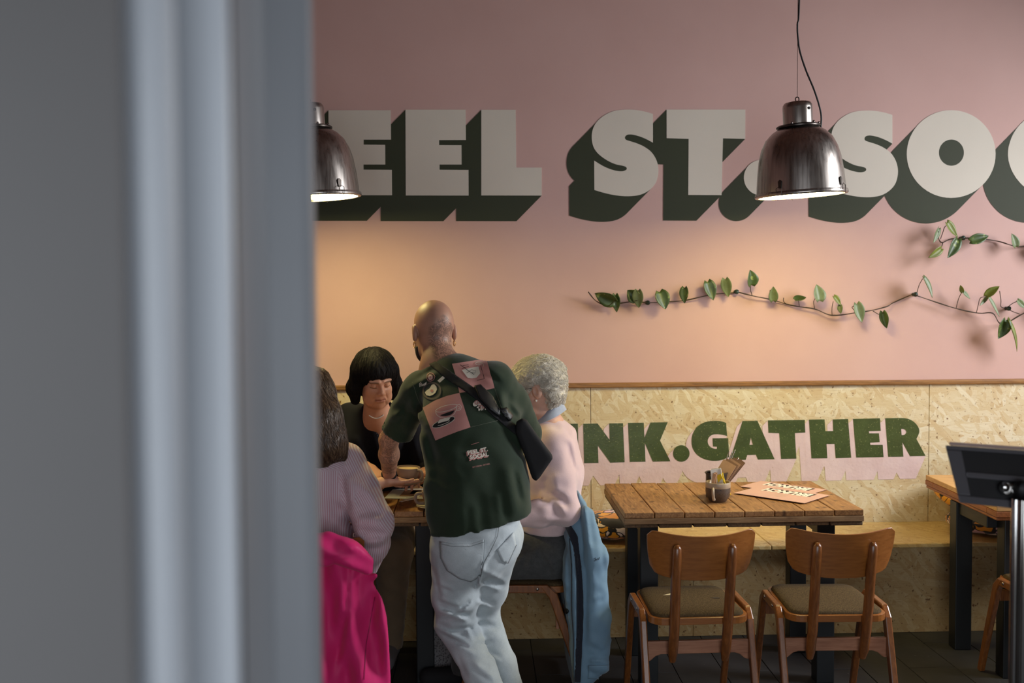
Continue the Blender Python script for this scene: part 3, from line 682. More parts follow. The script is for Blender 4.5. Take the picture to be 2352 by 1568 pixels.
def ridge(p, a, b, w, amp):
    a, b = V3(a), V3(b); ba = b - a; pa = p - a; h = np.clip(pa @ ba / (ba @ ba), 0, 1); q = pa - h[:, None] * ba
    return amp * np.exp(-(q * q).sum(1) / (w * w)) * (1 - (2 * h - 1) ** 4 * .6)
def half(p, c, n): return (p - V3(c)) @ V3(unit(n))
def wob(p, s, amp, ph=0.0):
    x, y, z = p[:, 0] * s, p[:, 1] * s, p[:, 2] * s
    return amp * (np.sin(x * 1.3 + 1.7 * np.sin(z * .9 + ph) + ph) * np.sin(z * 1.1 + 1.3 * np.sin(y * 1.2) + 2 * ph) + .5 * np.sin(2.3 * y + 1.9 * x + ph) * np.sin(2.1 * z - x))
def axis(lo, hi, h, fine=()):
    c = [lo]
    while c[-1] < hi:
        st = h
        for a, b, hf in fine:
            if a <= c[-1] <= b: st = min(st, hf)
            elif c[-1] < a: st = min(st, max(hf, a - c[-1]) if a - c[-1] < h else h)
        c.append(c[-1] + st)
    return np.array(c, f4)
def mesh_sdf(fn, lo, hi, h=.008, fine=(), B=8):
    """fine: list of (lo3, hi3, step): the grid lines are denser there"""
    ax = [axis(lo[i], hi[i], h, [(f[0][i], f[1][i], f[2]) for f in fine]) for i in range(3)]
    n = [len(a) for a in ax]; D = np.full(n, 1e3, f4)
    st = [list(range(0, m, B)) for m in n]
    cen, hd, idx = [], [], []
    for i in st[0]:
        for j in st[1]:
            for k in st[2]:
                e = [(a[s], a[min(s + B - 1, len(a) - 1)]) for a, s in zip(ax, (i, j, k))]
                cen.append([(q[0] + q[1]) / 2 for q in e]); hd.append(.5 * math.sqrt(sum((q[1] - q[0]) ** 2 for q in e))); idx.append((i, j, k))
    cen = np.array(cen, f4); hd = np.array(hd)
    dc = fn(cen); act = np.abs(dc) < hd * 1.6 + .02
    pend, sl, cnt = [], [], 0
    def flush():
        nonlocal pend, sl, cnt
        if not pend: return
        d = fn(np.concatenate(pend)); o = 0
        for (i, j, k), shp in sl:
            m = shp[0] * shp[1] * shp[2]; D[i:i + shp[0], j:j + shp[1], k:k + shp[2]] = d[o:o + m].reshape(shp); o += m
        pend, sl, cnt = [], [], 0
    for q, (i, j, k) in enumerate(idx):
        if not act[q]:
            D[i:i + B, j:j + B, k:k + B] = dc[q]; continue
        xs, ys, zs = ax[0][i:i + B], ax[1][j:j + B], ax[2][k:k + B]
        g = np.stack(np.meshgrid(xs, ys, zs, indexing='ij'), -1).reshape(-1, 3); pend.append(g); sl.append(((i, j, k), (len(xs), len(ys), len(zs)))); cnt += len(g)
        if cnt > 60000: flush()
    flush()
    return nets(D, ax)
def nets(D, ax):
    I = D < 0; c = np.zeros([m - 1 for m in D.shape], np.int8)
    for dx in (0, 1):
        for dy in (0, 1):
            for dz in (0, 1): c += I[dx:D.shape[0] - 1 + dx, dy:D.shape[1] - 1 + dy, dz:D.shape[2] - 1 + dz]
    a = np.argwhere((c > 0) & (c < 8)); vid = np.full(c.shape, -1, np.int32); vid[tuple(a.T)] = np.arange(len(a))
    acc = np.zeros((len(a), 3)); cnt = np.zeros(len(a))
    for axn in range(3):
        o = [q for q in range(3) if q != axn]
        for u in (0, 1):
            for v in (0, 1):
                s = a.copy(); s[:, o[0]] += u; s[:, o[1]] += v; e = s.copy(); e[:, axn] += 1
                d0, d1 = D[tuple(s.T)], D[tuple(e.T)]; m = (d0 < 0) != (d1 < 0)
                t_ = np.where(m, d0 / np.where(m, d0 - d1, 1), 0)
                for q in range(3):
                    x0 = ax[q][s[:, q]]; x1 = ax[q][e[:, q]]; acc[:, q] += np.where(m, x0 + (x1 - x0) * t_, 0)
                cnt += m
    V = acc / cnt[:, None]; Fc = []
    for axn in range(3):
        o = [(axn + 1) % 3, (axn + 2) % 3]
        s0 = [slice(None)] * 3; s1 = [slice(None)] * 3; s0[axn] = slice(0, -1); s1[axn] = slice(1, None)
        A, Bq = I[tuple(s0)], I[tuple(s1)]; e = np.argwhere(A != Bq)
        e = e[(e[:, o[0]] > 0) & (e[:, o[1]] > 0) & (e[:, o[0]] < D.shape[o[0]] - 1) & (e[:, o[1]] < D.shape[o[1]] - 1)]
        q = []
        for du, dv in ((1, 1), (0, 1), (0, 0), (1, 0)):
            w = e.copy(); w[:, o[0]] -= du; w[:, o[1]] -= dv; q.append(vid[tuple(w.T)])
        q = np.stack(q, 1); ins = A[tuple(e.T)]; q[~ins] = q[~ins][:, ::-1]; Fc.append(q)
    return V, np.concatenate(Fc)
def sdf_obj(name, fn, lo, hi, h, mat, parent, fine=(), attr=None, keep=None):
    V, Fq = mesh_sdf(fn, lo, hi, h, fine)
    if keep is not None:
        m = keep(V); fm = m[Fq].all(1); Fq = Fq[fm]; used = np.unique(Fq); mp = np.full(len(V), -1); mp[used] = np.arange(len(used)); V = V[used]; Fq = mp[Fq]
    return raw_obj(name, V, Fq, mat, parent, attr)
def raw_obj(name, V, Fq, mat, parent, attr=None, smooth=True):
    org = np.array(ORG.get(parent.name, (0, 0, 0)))
    me = bpy.data.meshes.new(name); Vl = (V - org).astype(f4)
    me.vertices.add(len(Vl)); me.vertices.foreach_set('co', Vl.ravel())
    k = Fq.shape[1]
    me.loops.add(Fq.size); me.loops.foreach_set('vertex_index', Fq.astype(np.int32).ravel())
    me.polygons.add(len(Fq)); me.polygons.foreach_set('loop_start', np.arange(0, Fq.size, k, dtype=np.int32))
    me.update(calc_edges=True); me.validate()
    if attr is not None:
        for an, arr in attr(V).items():
            at = me.attributes.new(an, 'FLOAT', 'POINT'); at.data.foreach_set('value', np.asarray(arr, f4))
    return link(name, me, mat, parent, smooth)
def bvh_of(o):
    org = np.array(ORG.get(o.name, (0, 0, 0)))
    return BVHTree.FromPolygons([tuple(np.array(v.co) + org) for v in o.data.vertices], [tuple(p.vertices) for p in o.data.polygons])
def polydist(x, z, poly):
    """signed distance to a 2d polygon (numpy arrays x, z)"""
    P = np.asarray(poly, f4); d = np.full(x.shape, 1e9, f4); ins = np.zeros(x.shape, bool); n = len(P)
    for i in range(n):
        a, b = P[i], P[(i + 1) % n]; e = b - a; wx, wz = x - a[0], z - a[1]
        t_ = np.clip((wx * e[0] + wz * e[1]) / (e @ e + 1e-12), 0, 1)
        d = np.minimum(d, (wx - e[0] * t_) ** 2 + (wz - e[1] * t_) ** 2)
        c1 = (a[1] <= z) != (b[1] <= z)
        with np.errstate(divide='ignore', invalid='ignore'):
            ins ^= c1 & (x < a[0] + (z - a[1]) * e[0] / (e[1] if e[1] else 1e-9))
    return np.where(ins, -1, 1) * np.sqrt(d)
def cast(bvh, px, py, off):
    d = Vector(ray(px, py)).normalized(); loc, nrm, _, _ = bvh.ray_cast(Vector(CAM), d)
    if loc is None: return None
    if nrm.dot(d) > 0: nrm = -nrm
    return np.array(loc + nrm * off)
def decal(name, poly, bvh, off, mat, parent, step=7.0, thick=0, holes=(), mesh2d=None, smooth=True):
    """a printed or sewn-on patch: a flat outline laid on the surface it is seen on"""
    bm = bmesh.new()
    if mesh2d:
        vs = [bm.verts.new((p[0], p[1], 0)) for p in mesh2d[0]]
        for f in mesh2d[1]:
            try: bm.faces.new([vs[i] for i in f])
            except ValueError: pass
    else:
        loops = [list(poly)] + [list(h) for h in holes]; flat = [p for l in loops for p in l]
        vs = [bm.verts.new((p[0], p[1], 0)) for p in flat]
        for tr in tessellate_polygon([[Vector((p[0], p[1], 0)) for p in l] for l in loops]):
            try: bm.faces.new([vs[i] for i in tr])
            except ValueError: pass
    for _ in range(6):
        le = [e for e in bm.edges if e.calc_length() > step]
        if not le: break
        bmesh.ops.subdivide_edges(bm, edges=le, cuts=1); bmesh.ops.triangulate(bm, faces=bm.faces)
    org = np.array(ORG.get(parent.name, (0, 0, 0))); bad = []
    for v in bm.verts:
        q = cast(bvh, v.co.x, v.co.y, off)
        if q is None: bad.append(v)
        else: v.co = q - org
    if bad: bmesh.ops.delete(bm, geom=bad, context='VERTS')
    bmesh.ops.recalc_face_normals(bm, faces=bm.faces)
    me = bpy.data.meshes.new(name); bm.to_mesh(me); bm.free()
    o = link(name, me, mat, parent, smooth)
    if thick: so = o.modifiers.new('thick', 'SOLIDIFY'); so.thickness = thick; so.offset = 0
    return o
def stroke(pts, w, closed=False):
    """outline polygon mesh of a thick 2d line"""
    P = [np.array(p, float) for p in pts]; n = len(P); v, f = [], []
    for i in range(n):
        a = P[(i - 1) % n] if closed or i else P[i]; b = P[(i + 1) % n] if closed or i < n - 1 else P[i]
        t_ = b - a; t_ /= np.linalg.norm(t_) + 1e-9; nn = np.array([-t_[1], t_[0]]) * w / 2; v += [P[i] + nn, P[i] - nn]
    m = n if closed else n - 1
    for i in range(m): j = (i + 1) % n; f.append((2 * i, 2 * i + 1, 2 * j + 1, 2 * j))
    return v, f
def merge2d(*ms):
    v, f = [], []
    for a, b in ms: o = len(v); v += list(a); f += [tuple(i + o for i in q) for q in b]
    return v, f
def frame(fw, up):
    fw = unit(fw); r = unit(np.cross(fw, up)); u = np.cross(r, fw); return np.array([r, fw, u])     # rows: right, forward, up
def head_sdf(p, C, Rm, s=1.0, aged=False, jowl=0.0, hi=True):
    q = ((p - V3(C)) @ V3(Rm).T) / s
    if aged: q = q / V3((.90, 1.0, 1.04))
    d = ell(q, (0, -.014, .034), (.077, .097, .090))
    d = smin(d, ell(q, (0, .022, -.032), (.062, .074, .086)), .03)
    d = smin(d, cap(q, (-.028, .040, -.078), (.028, .040, -.078), .030, .030), .03)
    d = smin(d, cap(q, (0, .055, -.088), (0, .064, -.098), .028, .017), .02)
    if jowl: d = smin(d, cap(q, (-.045, .04, -.066), (.045, .04, -.066), .022 + jowl, .022 + jowl), .03)
    for sx in (-1, 1):
        d = smin(d, ell(q, (sx * .038, .060, -.028), (.026, .024, .024)), .02)
        d = smin(d, ell(q, (sx * .082, -.008, -.004), (.011, .021, .034)), .006)
        if hi: d = smax(d, -ell(q, (sx * .092, .000, -.002), (.007, .010, .018)), .006)
    if hi:
        for sx in (-1, 1):
            d = smax(d, -ell(q, (sx * .031, .100, .006), (.019, .016, .011)), .014)
            d = smin(d, ell(q, (sx * .031, .076, .005), (.0145, .0155, .0125)), .004)
            d = smin(d, cap(q, (sx * .012, .090, .024), (sx * .050, .078, .024), .009, .007), .012)
        d = smin(d, cap(q, (0, .088, .016), (0, .108, -.022), .0075, .0115), .012)
        for sx in (-1, 1): d = smin(d, ell(q, (sx * .012, .101, -.027), (.009, .011, .008)), .008)
        lw = .6 if aged else 1.0
        d = smin(d, cap(q, (-.021, .086, -.0580 + .002 * (lw < 1)), (0, .089, -.0585), .0065 * lw, .0075 * lw), .010); d = smin(d, cap(q, (.021, .086, -.0580 + .002 * (lw < 1)), (0, .089, -.0585), .0065 * lw, .0075 * lw), .010)
        d = smin(d, cap(q, (-.016, .086, -.0680), (.016, .086, -.0680), .0080 * lw, .0080 * lw), .008)
        d = d + .0035 * np.exp(-((q[:, 2] + .0625) / .0025) ** 2) * (np.abs(q[:, 0]) < .025) * (q[:, 1] > .06)
        for sx in (-1, 1): d = d + ridge(q, (sx * .020, .095, -.03), (sx * .036, .080, -.062), .005, .0036 if aged else .0018)
        if aged:
            for sx in (-1, 1): d = d + ridge(q, (sx * .018, .088, -.011), (sx * .046, .078, -.014), .0040, .0020) + ridge(q, (sx * .026, .085, -.072), (sx * .034, .07, -.095), .005, .0028) + ridge(q, (sx * .046, .07, -.03), (sx * .05, .055, -.06), .010, .003)
            d = d + ridge(q, (-.03, .085, .045), (.03, .085, .045), .003, .0012)
    return d * s
def hand_sdf(p, Wp, Rm, side=1, curl=(.4, .4, .45, .5), thumb=.5, s=1.0, spread=.06):
    """local frame rows: thumb-side x, finger direction y, back of hand z"""
    q = ((p - V3(Wp)) @ V3(Rm).T) / s; q = q * V3((side, 1, 1))
    d = cap(q, (0, -.02, 0), (.0, .012, 0), .026, .027, (0, 0, 1), .72)
    d = smin(d, cap(q, (-.018, .03, 0), (-.021, .082, 0), .020, .016, (0, 0, 1), .72), .02)
    d = smin(d, cap(q, (.016, .03, 0), (.022, .086, 0), .021, .017, (0, 0, 1), .72), .02)
    d = smin(d, cap(q, (0, .03, 0), (0, .088, 0), .022, .016, (0, 0, 1), .72), .015)
    for i, (x, y, L) in enumerate(((.029, .086, .074), (.0095, .092, .083), (-.0105, .089, .077), (-.029, .080, .060))):
        a = 0.0; c = np.array([x, y, 0.0]); sp = (x / .03) * spread; r = (.0088, .0090, .0086, .0076)[i]
        for k, fr in enumerate((.45, .31, .24)):
            a += curl[i] * (1.0 if k == 0 else 1.15)
            e = c + L * fr * np.array([sp, math.cos(a), -math.sin(a)])
            d = smin(d, cap(q, c, e, r, r * .9), .004); c = e; r *= .9
    c = np.array([.026, .018, -.004]); e = np.array([.050, .048, -.010 - .012 * thumb]); d = smin(d, cap(q, c, e, .014, .0105), .012)
    e2 = e + np.array([.012 * (1 - thumb), .028, -.010 * thumb]); d = smin(d, cap(q, e, e2, .0105, .0095), .004)
    e3 = e2 + np.array([-.004 * thumb, .022, -.010 * thumb]); d = smin(d, cap(q, e2, e3, .0095, .0075), .004)
    return d * s
J = at_Y
CRf = V3(CR); CAMf = V3(CAM)
def folds(p, L, k=1.0, g=800.0):
    """creases in cloth: each runs between two points of the photo frame; a groove with a soft ridge beside it"""
    q = (p - CAMf) @ CRf; x = 1176 + F * q[:, 0] / -q[:, 2]; y = 784 - F * q[:, 1] / -q[:, 2]; out = np.zeros(len(p), f4)
    for a, b, w, amp in L:
        w = w * g; ex, ey = b[0] - a[0], b[1] - a[1]; l2 = ex * ex + ey * ey; l = math.sqrt(l2)
        h = ((x - a[0]) * ex + (y - a[1]) * ey) / l2; s_ = ((x - a[0]) * ey - (y - a[1]) * ex) / l
        en = np.exp(-(np.maximum(0, np.abs(h - .5) - .32) / .16) ** 2)
        out += (amp * k) * en * (np.exp(-(s_ / w) ** 2) - .75 * np.exp(-((s_ - 1.7 * w) / (1.15 * w)) ** 2))
    return out
# ------------------------------------------------------------------ materials for people and cloth
def attr(t, name):
    a = t.n('Attribute'); a.attribute_name = name; return a.outputs['Fac']
def skin(name, c, tattoo=False, tint=None):
    t = NT(name, rough=.5, sss=.08); t.b.inputs['Subsurface Radius'].default_value = (.02, .008, .004); t.b.inputs['Subsurface Scale'].default_value = .3
    v = t.coord(); col = t.ramp(t.noise(v, 25, 4), [(.3, tuple(x * .86 for x in c)), (.7, c)])
    if tattoo:
        w = t.noise(v, 46, 3, .6, 1.4); band = t.ramp(w, [(.42, (0, 0, 0)), (.47, (1, 1, 1)), (.53, (1, 1, 1)), (.58, (0, 0, 0))])
        w2 = t.ramp(t.noise(v, 17, 3, .5, 1.0), [(.52, (0, 0, 0)), (.60, (.8, .8, .8))])
        k = t.math('MULTIPLY', t.math('MAXIMUM', band, w2), attr(t, 'tattoo')); col = t.mix(t.math('MULTIPLY', k, .66), col, lin(52, 46, 46))
    if tint: 
        col = t.mix(attr(t, 'lips'), col, lin(150, 78, 66)); col = t.mix(attr(t, 'brow'), col, lin(48, 34, 28))
    t.col(col); t.bump(t.noise(v, 220, 3), .12, .002); return t.m
def cloth(name, c, var=.2, scale=12, weave=500, rough=.85, bump=.25, sheen=.2, c2=None):
    t = NT(name, rough=rough, sheen=sheen, spec=.25); v = t.coord()
    n1 = t.noise(v, scale, 5); n2 = t.noise(v, weave, 2)
    fac = t.math('ADD', t.math('MULTIPLY', n1, .6), t.math('MULTIPLY', n2, .4))
    t.col(t.ramp(fac, [(.35, c2 or tuple(x * (1 - var) for x in c)), (.65, c)])); t.bump(n2, bump, .001); return t.m
M['skin_man'] = skin('skin_tattooed', lin(180, 134, 112), tattoo=True)
M['skin_f'] = skin('skin_face', lin(204, 150, 122), tint=True)
M['skin'] = skin('skin_light', lin(216, 168, 146))
M['shirt_green'] = cloth('dark_green_cotton', lin(40, 54, 38), .25, 9, 420)
M['print_pink'] = cloth('print_pink_ink', lin(196, 138, 130), .1, 20, 420, .8)
M['print_white'] = plain('print_white_ink', lin(222, 214, 198), .8, .06, 30)
M['print_black'] = plain('print_black_ink', lin(22, 22, 22), .8)
M['print_grey'] = plain('print_grey_ink', lin(92, 84, 80), .8)
M['print_line'] = plain('print_fine_line', lin(96, 100, 84), .8)
M['denim'] = cloth('pale_washed_denim', lin(202, 210, 214), .22, 7, 600, .85, .35, c2=lin(158, 167, 172))
M['denim_seam'] = plain('denim_stitching', lin(122, 126, 128), .8)
M['black_nylon'] = plain('black_nylon', lin(18, 17, 20), .85, .2, 30)
M['black_plastic'] = plain('black_plastic', lin(22, 22, 24), .5)
M['beard'] = plain('dark_beard', lin(38, 28, 24), .8, .4, 120, .5, 300)
M['gold'] = plain('gold_metal', lin(214, 170, 96), .25, .1, 30, metal=1.0)
M['pearl'] = plain('pearl', lin(230, 222, 212), .25, .05)

# ------------------------------------------------------------------ standing person in the green shirt
man = thing('person', 'standing bald person in a dark green printed shirt and pale jeans, leaning over the cups', 'person', (0.02, 3.62, 0))
hipL, hipR = J(1050, 1262, 3.60), J(1138, 1250, 3.66)
kneeL, kneeR = J(1046, 1428, 3.74), J(1103, 1405, 3.82)
ankL, ankR = J(1178, 1700, 3.55), J(1200, 1672, 3.72)
pel, waist, chest, uch, nb = J(1096, 1238, 3.62), J(1097, 1150, 3.66), J(1076, 985, 3.76), J(1052, 895, 3.84), J(1010, 838, 3.91)
shL, shR = J(960, 901, 3.90), J(1143, 880, 3.80)
elL, wrL = J(893, 1010, 4.06), J(894, 1092, 4.24)
elR, wrR = J(1172, 1020, 4.02), J(1024, 1098, 4.31)
hc = J(996, 762, 3.985); HR = frame((-.34, .90, -.22), (-.10, .22, 1)); hcv = V3(hc)
bk = unit(np.array([.10, -1.0, .38]))             # outward normal of the back
def toes(a, dx): return a + np.array([dx, .17, -.055])
HLr = frame((.80, .48, -.22), (.1, -.25, -1.0))
HRr = frame((-.86, .30, -.10), (0, -.2, -1.0))
def man_body(p):
    d = head_sdf(p, hc, HR, 1.0)
    d = smin(d, cap(p, hc + HR.T @ np.array([0, -.025, -.05]), nb, .052, .060), .03)
    d = smin(d, chain(p, [nb, uch, chest, waist, pel], [.06, .115, .13, .12, .115], .05, bk, .72), .05)
    for sh, el, wr in ((shL, elL, wrL), (shR, elR, wrR)):
        d = smin(d, cap(p, nb, sh, .050, .040), .04)
        d = smin(d, chain(p, [sh, sh * .5 + el * .5, el, el * .6 + wr * .4, wr], [.042, .040, .038, .041, .027], .02), .02)
    for hp, kn, an in ((hipL, kneeL, ankL), (hipR, kneeR, ankR)):
        d = smin(d, chain(p, [hp, kn, kn * .6 + an * .4, an], [.066, .044, .042, .033], .03), .03)
        d = smin(d, cap(p, an + (0, 0, -.03), toes(an, -.02) + (0, 0, -.006), .028, .020), .02)
    d = smin(d, hand_sdf(p, wrL + np.array([.004, .006, -.022]), HLr, 1, (.10, .12, .14, .16), -.4), .012)
    d = smin(d, hand_sdf(p, wrR, HRr, -1, (.10, .12, .14, .16), -.3), .012)
    return d
def man_attr(V):
    q = (V - hc) @ HR.T; t_ = np.clip((.030 + .020 * np.sin(q[:, 0] * 60 + 1) - q[:, 2]) / .01, 0, 1) * np.clip((.058 - np.abs(q[:, 0] - .008)) / .012, 0, 1) * (q[:, 1] < .0) * (V[:, 2] > 1.2) * .85
    t_ = np.maximum(t_, .8 * ((V[:, 2] < 1.25) & (V[:, 0] < elL[0] + .09) & (V[:, 2] > .9)) * 1.0)
    return {'tattoo': t_ * 1.0}
sdf_obj('body', man_body, (-.62, 3.3, 0), (.36, 4.48, 1.68), .011, M['skin_man'], man,
        fine=[(hc - .13, hc + .13, .0034), (np.array([-.40, 4.14, .78]), np.array([-.20, 4.42, .93]), .0036)], attr=man_attr)
# beard along the jaw
def beard(p):
    d0 = head_sdf(p, hc, HR, 1.0) - .006; q = (p - hcv) @ V3(HR).T
    m = smax(q[:, 2] + .046, -(q[:, 1] - .026), .01)
    m = smax(m, -(q[:, 2] + .125), .01); return smax(d0, m, .008)
sdf_obj('beard', beard, hc - .14, hc + .14, .0055, M['beard'], man)
# shirt
hem1, hem2 = J(985, 1243, 3.52), J(1226, 1194, 3.52); hn = np.cross(hem2 - hem1, np.array([0, 1, .05])); hn = hn if hn[2] < 0 else -hn
slL, slR = J(912, 990, 4.00), J(1196, 968, 3.92)
def shirt(p):
    hemc = J(1106, 1225, 3.63)
    d = chain(p, [J(1104, 1290, 3.60), hemc, J(1098, 1120, 3.66), J(1080, 985, 3.74), J(1056, 905, 3.82)], [.186, .184, .186, .180, .140], .06, bk, .66)
    d = smin(d, cap(p, J(966, 897, 3.90), J(1130, 874, 3.82), .068, .074), .06)
    d = smin(d, cap(p, J(1010, 856, 3.89), J(1046, 850, 3.87), .055, .06), .05)
    d = smin(d, chain(p, [J(962, 899, 3.90), J(934, 948, 3.96), slL + (.006, 0, 0)], [.066, .064, .069], .03), .035)
    d = smin(d, chain(p, [J(1138, 885, 3.80), J(1170, 925, 3.86), slR + np.array([.01, 0, -.05])], [.078, .074, .074], .03), .035)
    # openings: collar, sleeves, hem
    d = smax(d, half(p, slL, slL - J(957, 880, 3.88)), .006)
    d = smax(d, half(p, slR, np.array([.25, .25, -1.0])), .006) if False else d
    d = smax(d, -(cap(p, nb + (0, .01, .012), hc, .058, .07)), .006)
    d = smax(d, -cap(p, slL, slL + (slL - J(957, 880, 3.88)) * .5 , .060, .075), .006)
    d = smax(d, half(p, hem1, hn), .006)
    d = d + folds(p, (((1150, 900), (1165, 985), .012, -.007), ((1125, 905), (1175, 1010), .016, .006), ((1165, 1060), (1190, 1190), .025, -.010), ((1120, 1030), (1140, 1200), .03, .007), ((1195, 1040), (1212, 1185), .022, -.008),
                         ((1000, 1020), (1010, 1220), .03, .007), ((965, 960), (1000, 1060), .016, .008), ((945, 930), (985, 985), .012, -.006), ((1060, 1110), (1075, 1230), .03, -.006), ((940, 905), (915, 990), .012, .005), ((985, 860), (935, 900), .012, -.006),
                         ((1000, 845), (960, 870), .009, .006), ((1170, 1000), (1205, 1050), .014, .006), ((1040, 1050), (1100, 1080), .03, -.004), ((1100, 1130), (1110, 1215), .02, .005), ((1010, 1060), (1050, 1110), .012, .004), ((985, 1100), (1030, 1130), .012, -.004), ((1180, 1080), (1196, 1150), .010, .007), ((1140, 1130), (1150, 1205), .012, -.005), ((1075, 1160), (1080, 1235), .014, .005), ((1160, 930), (1190, 960), .010, .006), ((900, 975), (935, 960), .010, .005), ((905, 955), (940, 935), .010, -.004), ((955, 1000), (975, 1100), .012, .007), ((1105, 850), (1150, 880), .010, .005)), 1.4, 700)
    return d + wob(p, 26, .0022)
sh = sdf_obj('shirt', shirt, (-.50, 3.3, .60), (.36, 4.16, 1.50), .0075, M['shirt_green'], man)
sh['label'] = 'dark green short sleeved shirt with pink printed panels on the back'
SB = bvh_of(sh)
def k2(p): return (920 + p[0] / 4.9, 820 + p[1] / 4.9)
def KP(*pts): return [k2(p) for p in pts]
def pr(poly, mat, off=.0022, name='print', **kw): return decal(name, [k2(p) for p in poly], SB, off, M[mat], sh, **kw)
def pl_(pts, w, mat, off=.0035, closed=False): return decal('print', None, SB, off, M[mat], sh, mesh2d=stroke([k2(p) for p in pts], w, closed), step=9)
pr([(580, 78), (700, 60), (860, 38), (970, 30), (992, 110), (1022, 215), (1057, 348), (930, 380), (800, 388), (663, 405), (640, 300), (612, 180)], 'print_pink')
pr([(255, 570), (390, 490), (520, 440), (663, 405), (700, 520), (745, 660), (787, 790), (650, 835), (520, 885), (397, 937), (340, 800), (290, 670)], 'print_pink')
pl_([(787, 790), (900, 762), (1040, 728), (1180, 695), (1120, 520), (1057, 348)], .8, 'print_line'); pl_([(140, 285), (175, 400), (205, 480), (255, 570)], .8, 'print_line')
def el2(cx, cy, rx, ry, rot=0, n=28, a0=0, a1=2 * PI):
    c, s = math.cos(rot), math.sin(rot)
    return [(cx + rx * math.cos(a) * c - ry * math.sin(a) * s, cy + rx * math.cos(a) * s + ry * math.sin(a) * c) for a in [a0 + (a1 - a0) * i / n for i in range(n)]]
pl_(el2(358, 382, 96, 92), 4.2, 'print_grey', closed=True)
pr([(282, 400), (300, 380), (335, 355), (358, 315), (385, 308), (410, 335), (416, 370), (400, 405), (370, 430), (335, 442), (300, 432)], 'print_white', .0036)
pr(el2(362, 385, 17, 17), 'print_pink', .005)
pr([(420, 268), (508, 190), (532, 214), (446, 292)], 'print_white', .0036)
pl_([(300, 240), (305, 200), (335, 182), (370, 190), (392, 220), (380, 255), (345, 270), (315, 262)], 1.4, 'print_pink', closed=True); pr(el2(343, 228, 30, 30), 'print_pink', .0036); pl_(el2(343, 228, 16, 17), 1.3, 'print_white', .005, True)
for k in range(3): pl_([(215, 300 + k * 14), (232, 286 + k * 14), (250, 300 + k * 12), (275, 292 + k * 10), (296, 276 + k * 9)], 1.3, 'print_white')
pl_(el2(520, 580, 122, 30, -.26), 1.1, 'print_white', .0045, True); pl_([(400, 625), (420, 660), (455, 683), (510, 690), (560, 678), (605, 645), (630, 600), (637, 545)], 1.1, 'print_white', .0045)
pr([(450, 658), (530, 628), (612, 600), (596, 632), (560, 658), (510, 668), (475, 667)], 'print_black', .0045)
pl_([(636, 545), (665, 538), (686, 560), (680, 592), (655, 606), (634, 600)], 1.1, 'print_white', .0045); pl_([(645, 566), (662, 562), (668, 580), (645, 592)], 1.0, 'print_white', .0045)
pr(el2(490, 738, 134, 36, -.40), 'print_black', .0040); pl_(el2(490, 738, 134, 36, -.40), 1.0, 'print_white', .0052, True)
pr([(425, 748), (448, 706), (566, 684), (548, 716), (430, 750)], 'print_white', .0056); pl_([(425, 776), (470, 765), (545, 735), (556, 716)], 1.0, 'print_white', .0056)
pr([(690, 152), (785, 128), (880, 112), (898, 190), (858, 236), (800, 246), (755, 238)], 'print_white', .0040)
pl_([(905, 105), (945, 250), (860, 268)], 1.1, 'print_black', .0045); pl_([(672, 95), (760, 160), (830, 205)], 1.2, 'print_black', .0056); pl_([(690, 140), (770, 112)], 1.0, 'print_black', .0056); pl_([(700, 105), (765, 95)], 1.0, 'print_black', .0056); pl_([(745, 190), (800, 150), (850, 165), (840, 190), (800, 180)], .8, 'print_grey', .0056)
pl_(el2(890, 98, 52, 30, .2, 16, PI, 2 * PI + .4), 1.2, 'print_white', .0050)
for a in (3.5, 4.2, 4.9, 5.6): pl_([(890, 100), (890 + 48 * math.cos(a), 100 + 28 * math.sin(a))], .8, 'print_white', .0050)
def shirt_text(txt, cx, cy, size, rot, mat, off, sx=1.0, bold=.02):
    v, f = text_polys(txt, bold); c, s = math.cos(rot), math.sin(rot)
    pts = [k2((cx + size * sx * x * c + size * y * s, cy + size * sx * x * s - size * y * c)) for x, y in v]
    decal('print', None, SB, off, M[mat], sh, mesh2d=(pts, f), step=50)
for dx, dy, m_, o_ in ((-16, 18, 'print_white', .0030), (-8, 9, 'print_white', .0034), (0, 0, 'print_pink', .0042)):
    shirt_text('GOOD', 925 + dx, 505 + dy, 62, -.19, m_, o_, 1.0, .045); shirt_text('TIMES', 955 + dx, 560 + dy, 60, -.19, m_, o_, 1.0, .045)
for dx, dy, m_, o_ in ((-12, 15, 'print_pink', .0030), (-5, 7, 'print_pink', .0034), (0, 0, 'print_white', .0042)):
    shirt_text('PEEL ST.', 866 + dx, 1060 + dy, 62, -.21, m_, o_, 1.05, .04); shirt_text('SOCIAL', 884 + dx, 1115 + dy, 62, -.21, m_, o_, 1.0, .04)
shirt_text('EAT.DRINK. GATHER.', 908, 1222, 21, -.2, 'print_pink', .003, 1.0, .01); shirt_text('BIRMINGHAM', 840, 970, 16, -.2, 'print_pink', .003, 1.0, .01) if False else pl_([(796, 985), (884, 958)], 1.0, 'print_pink', .003)
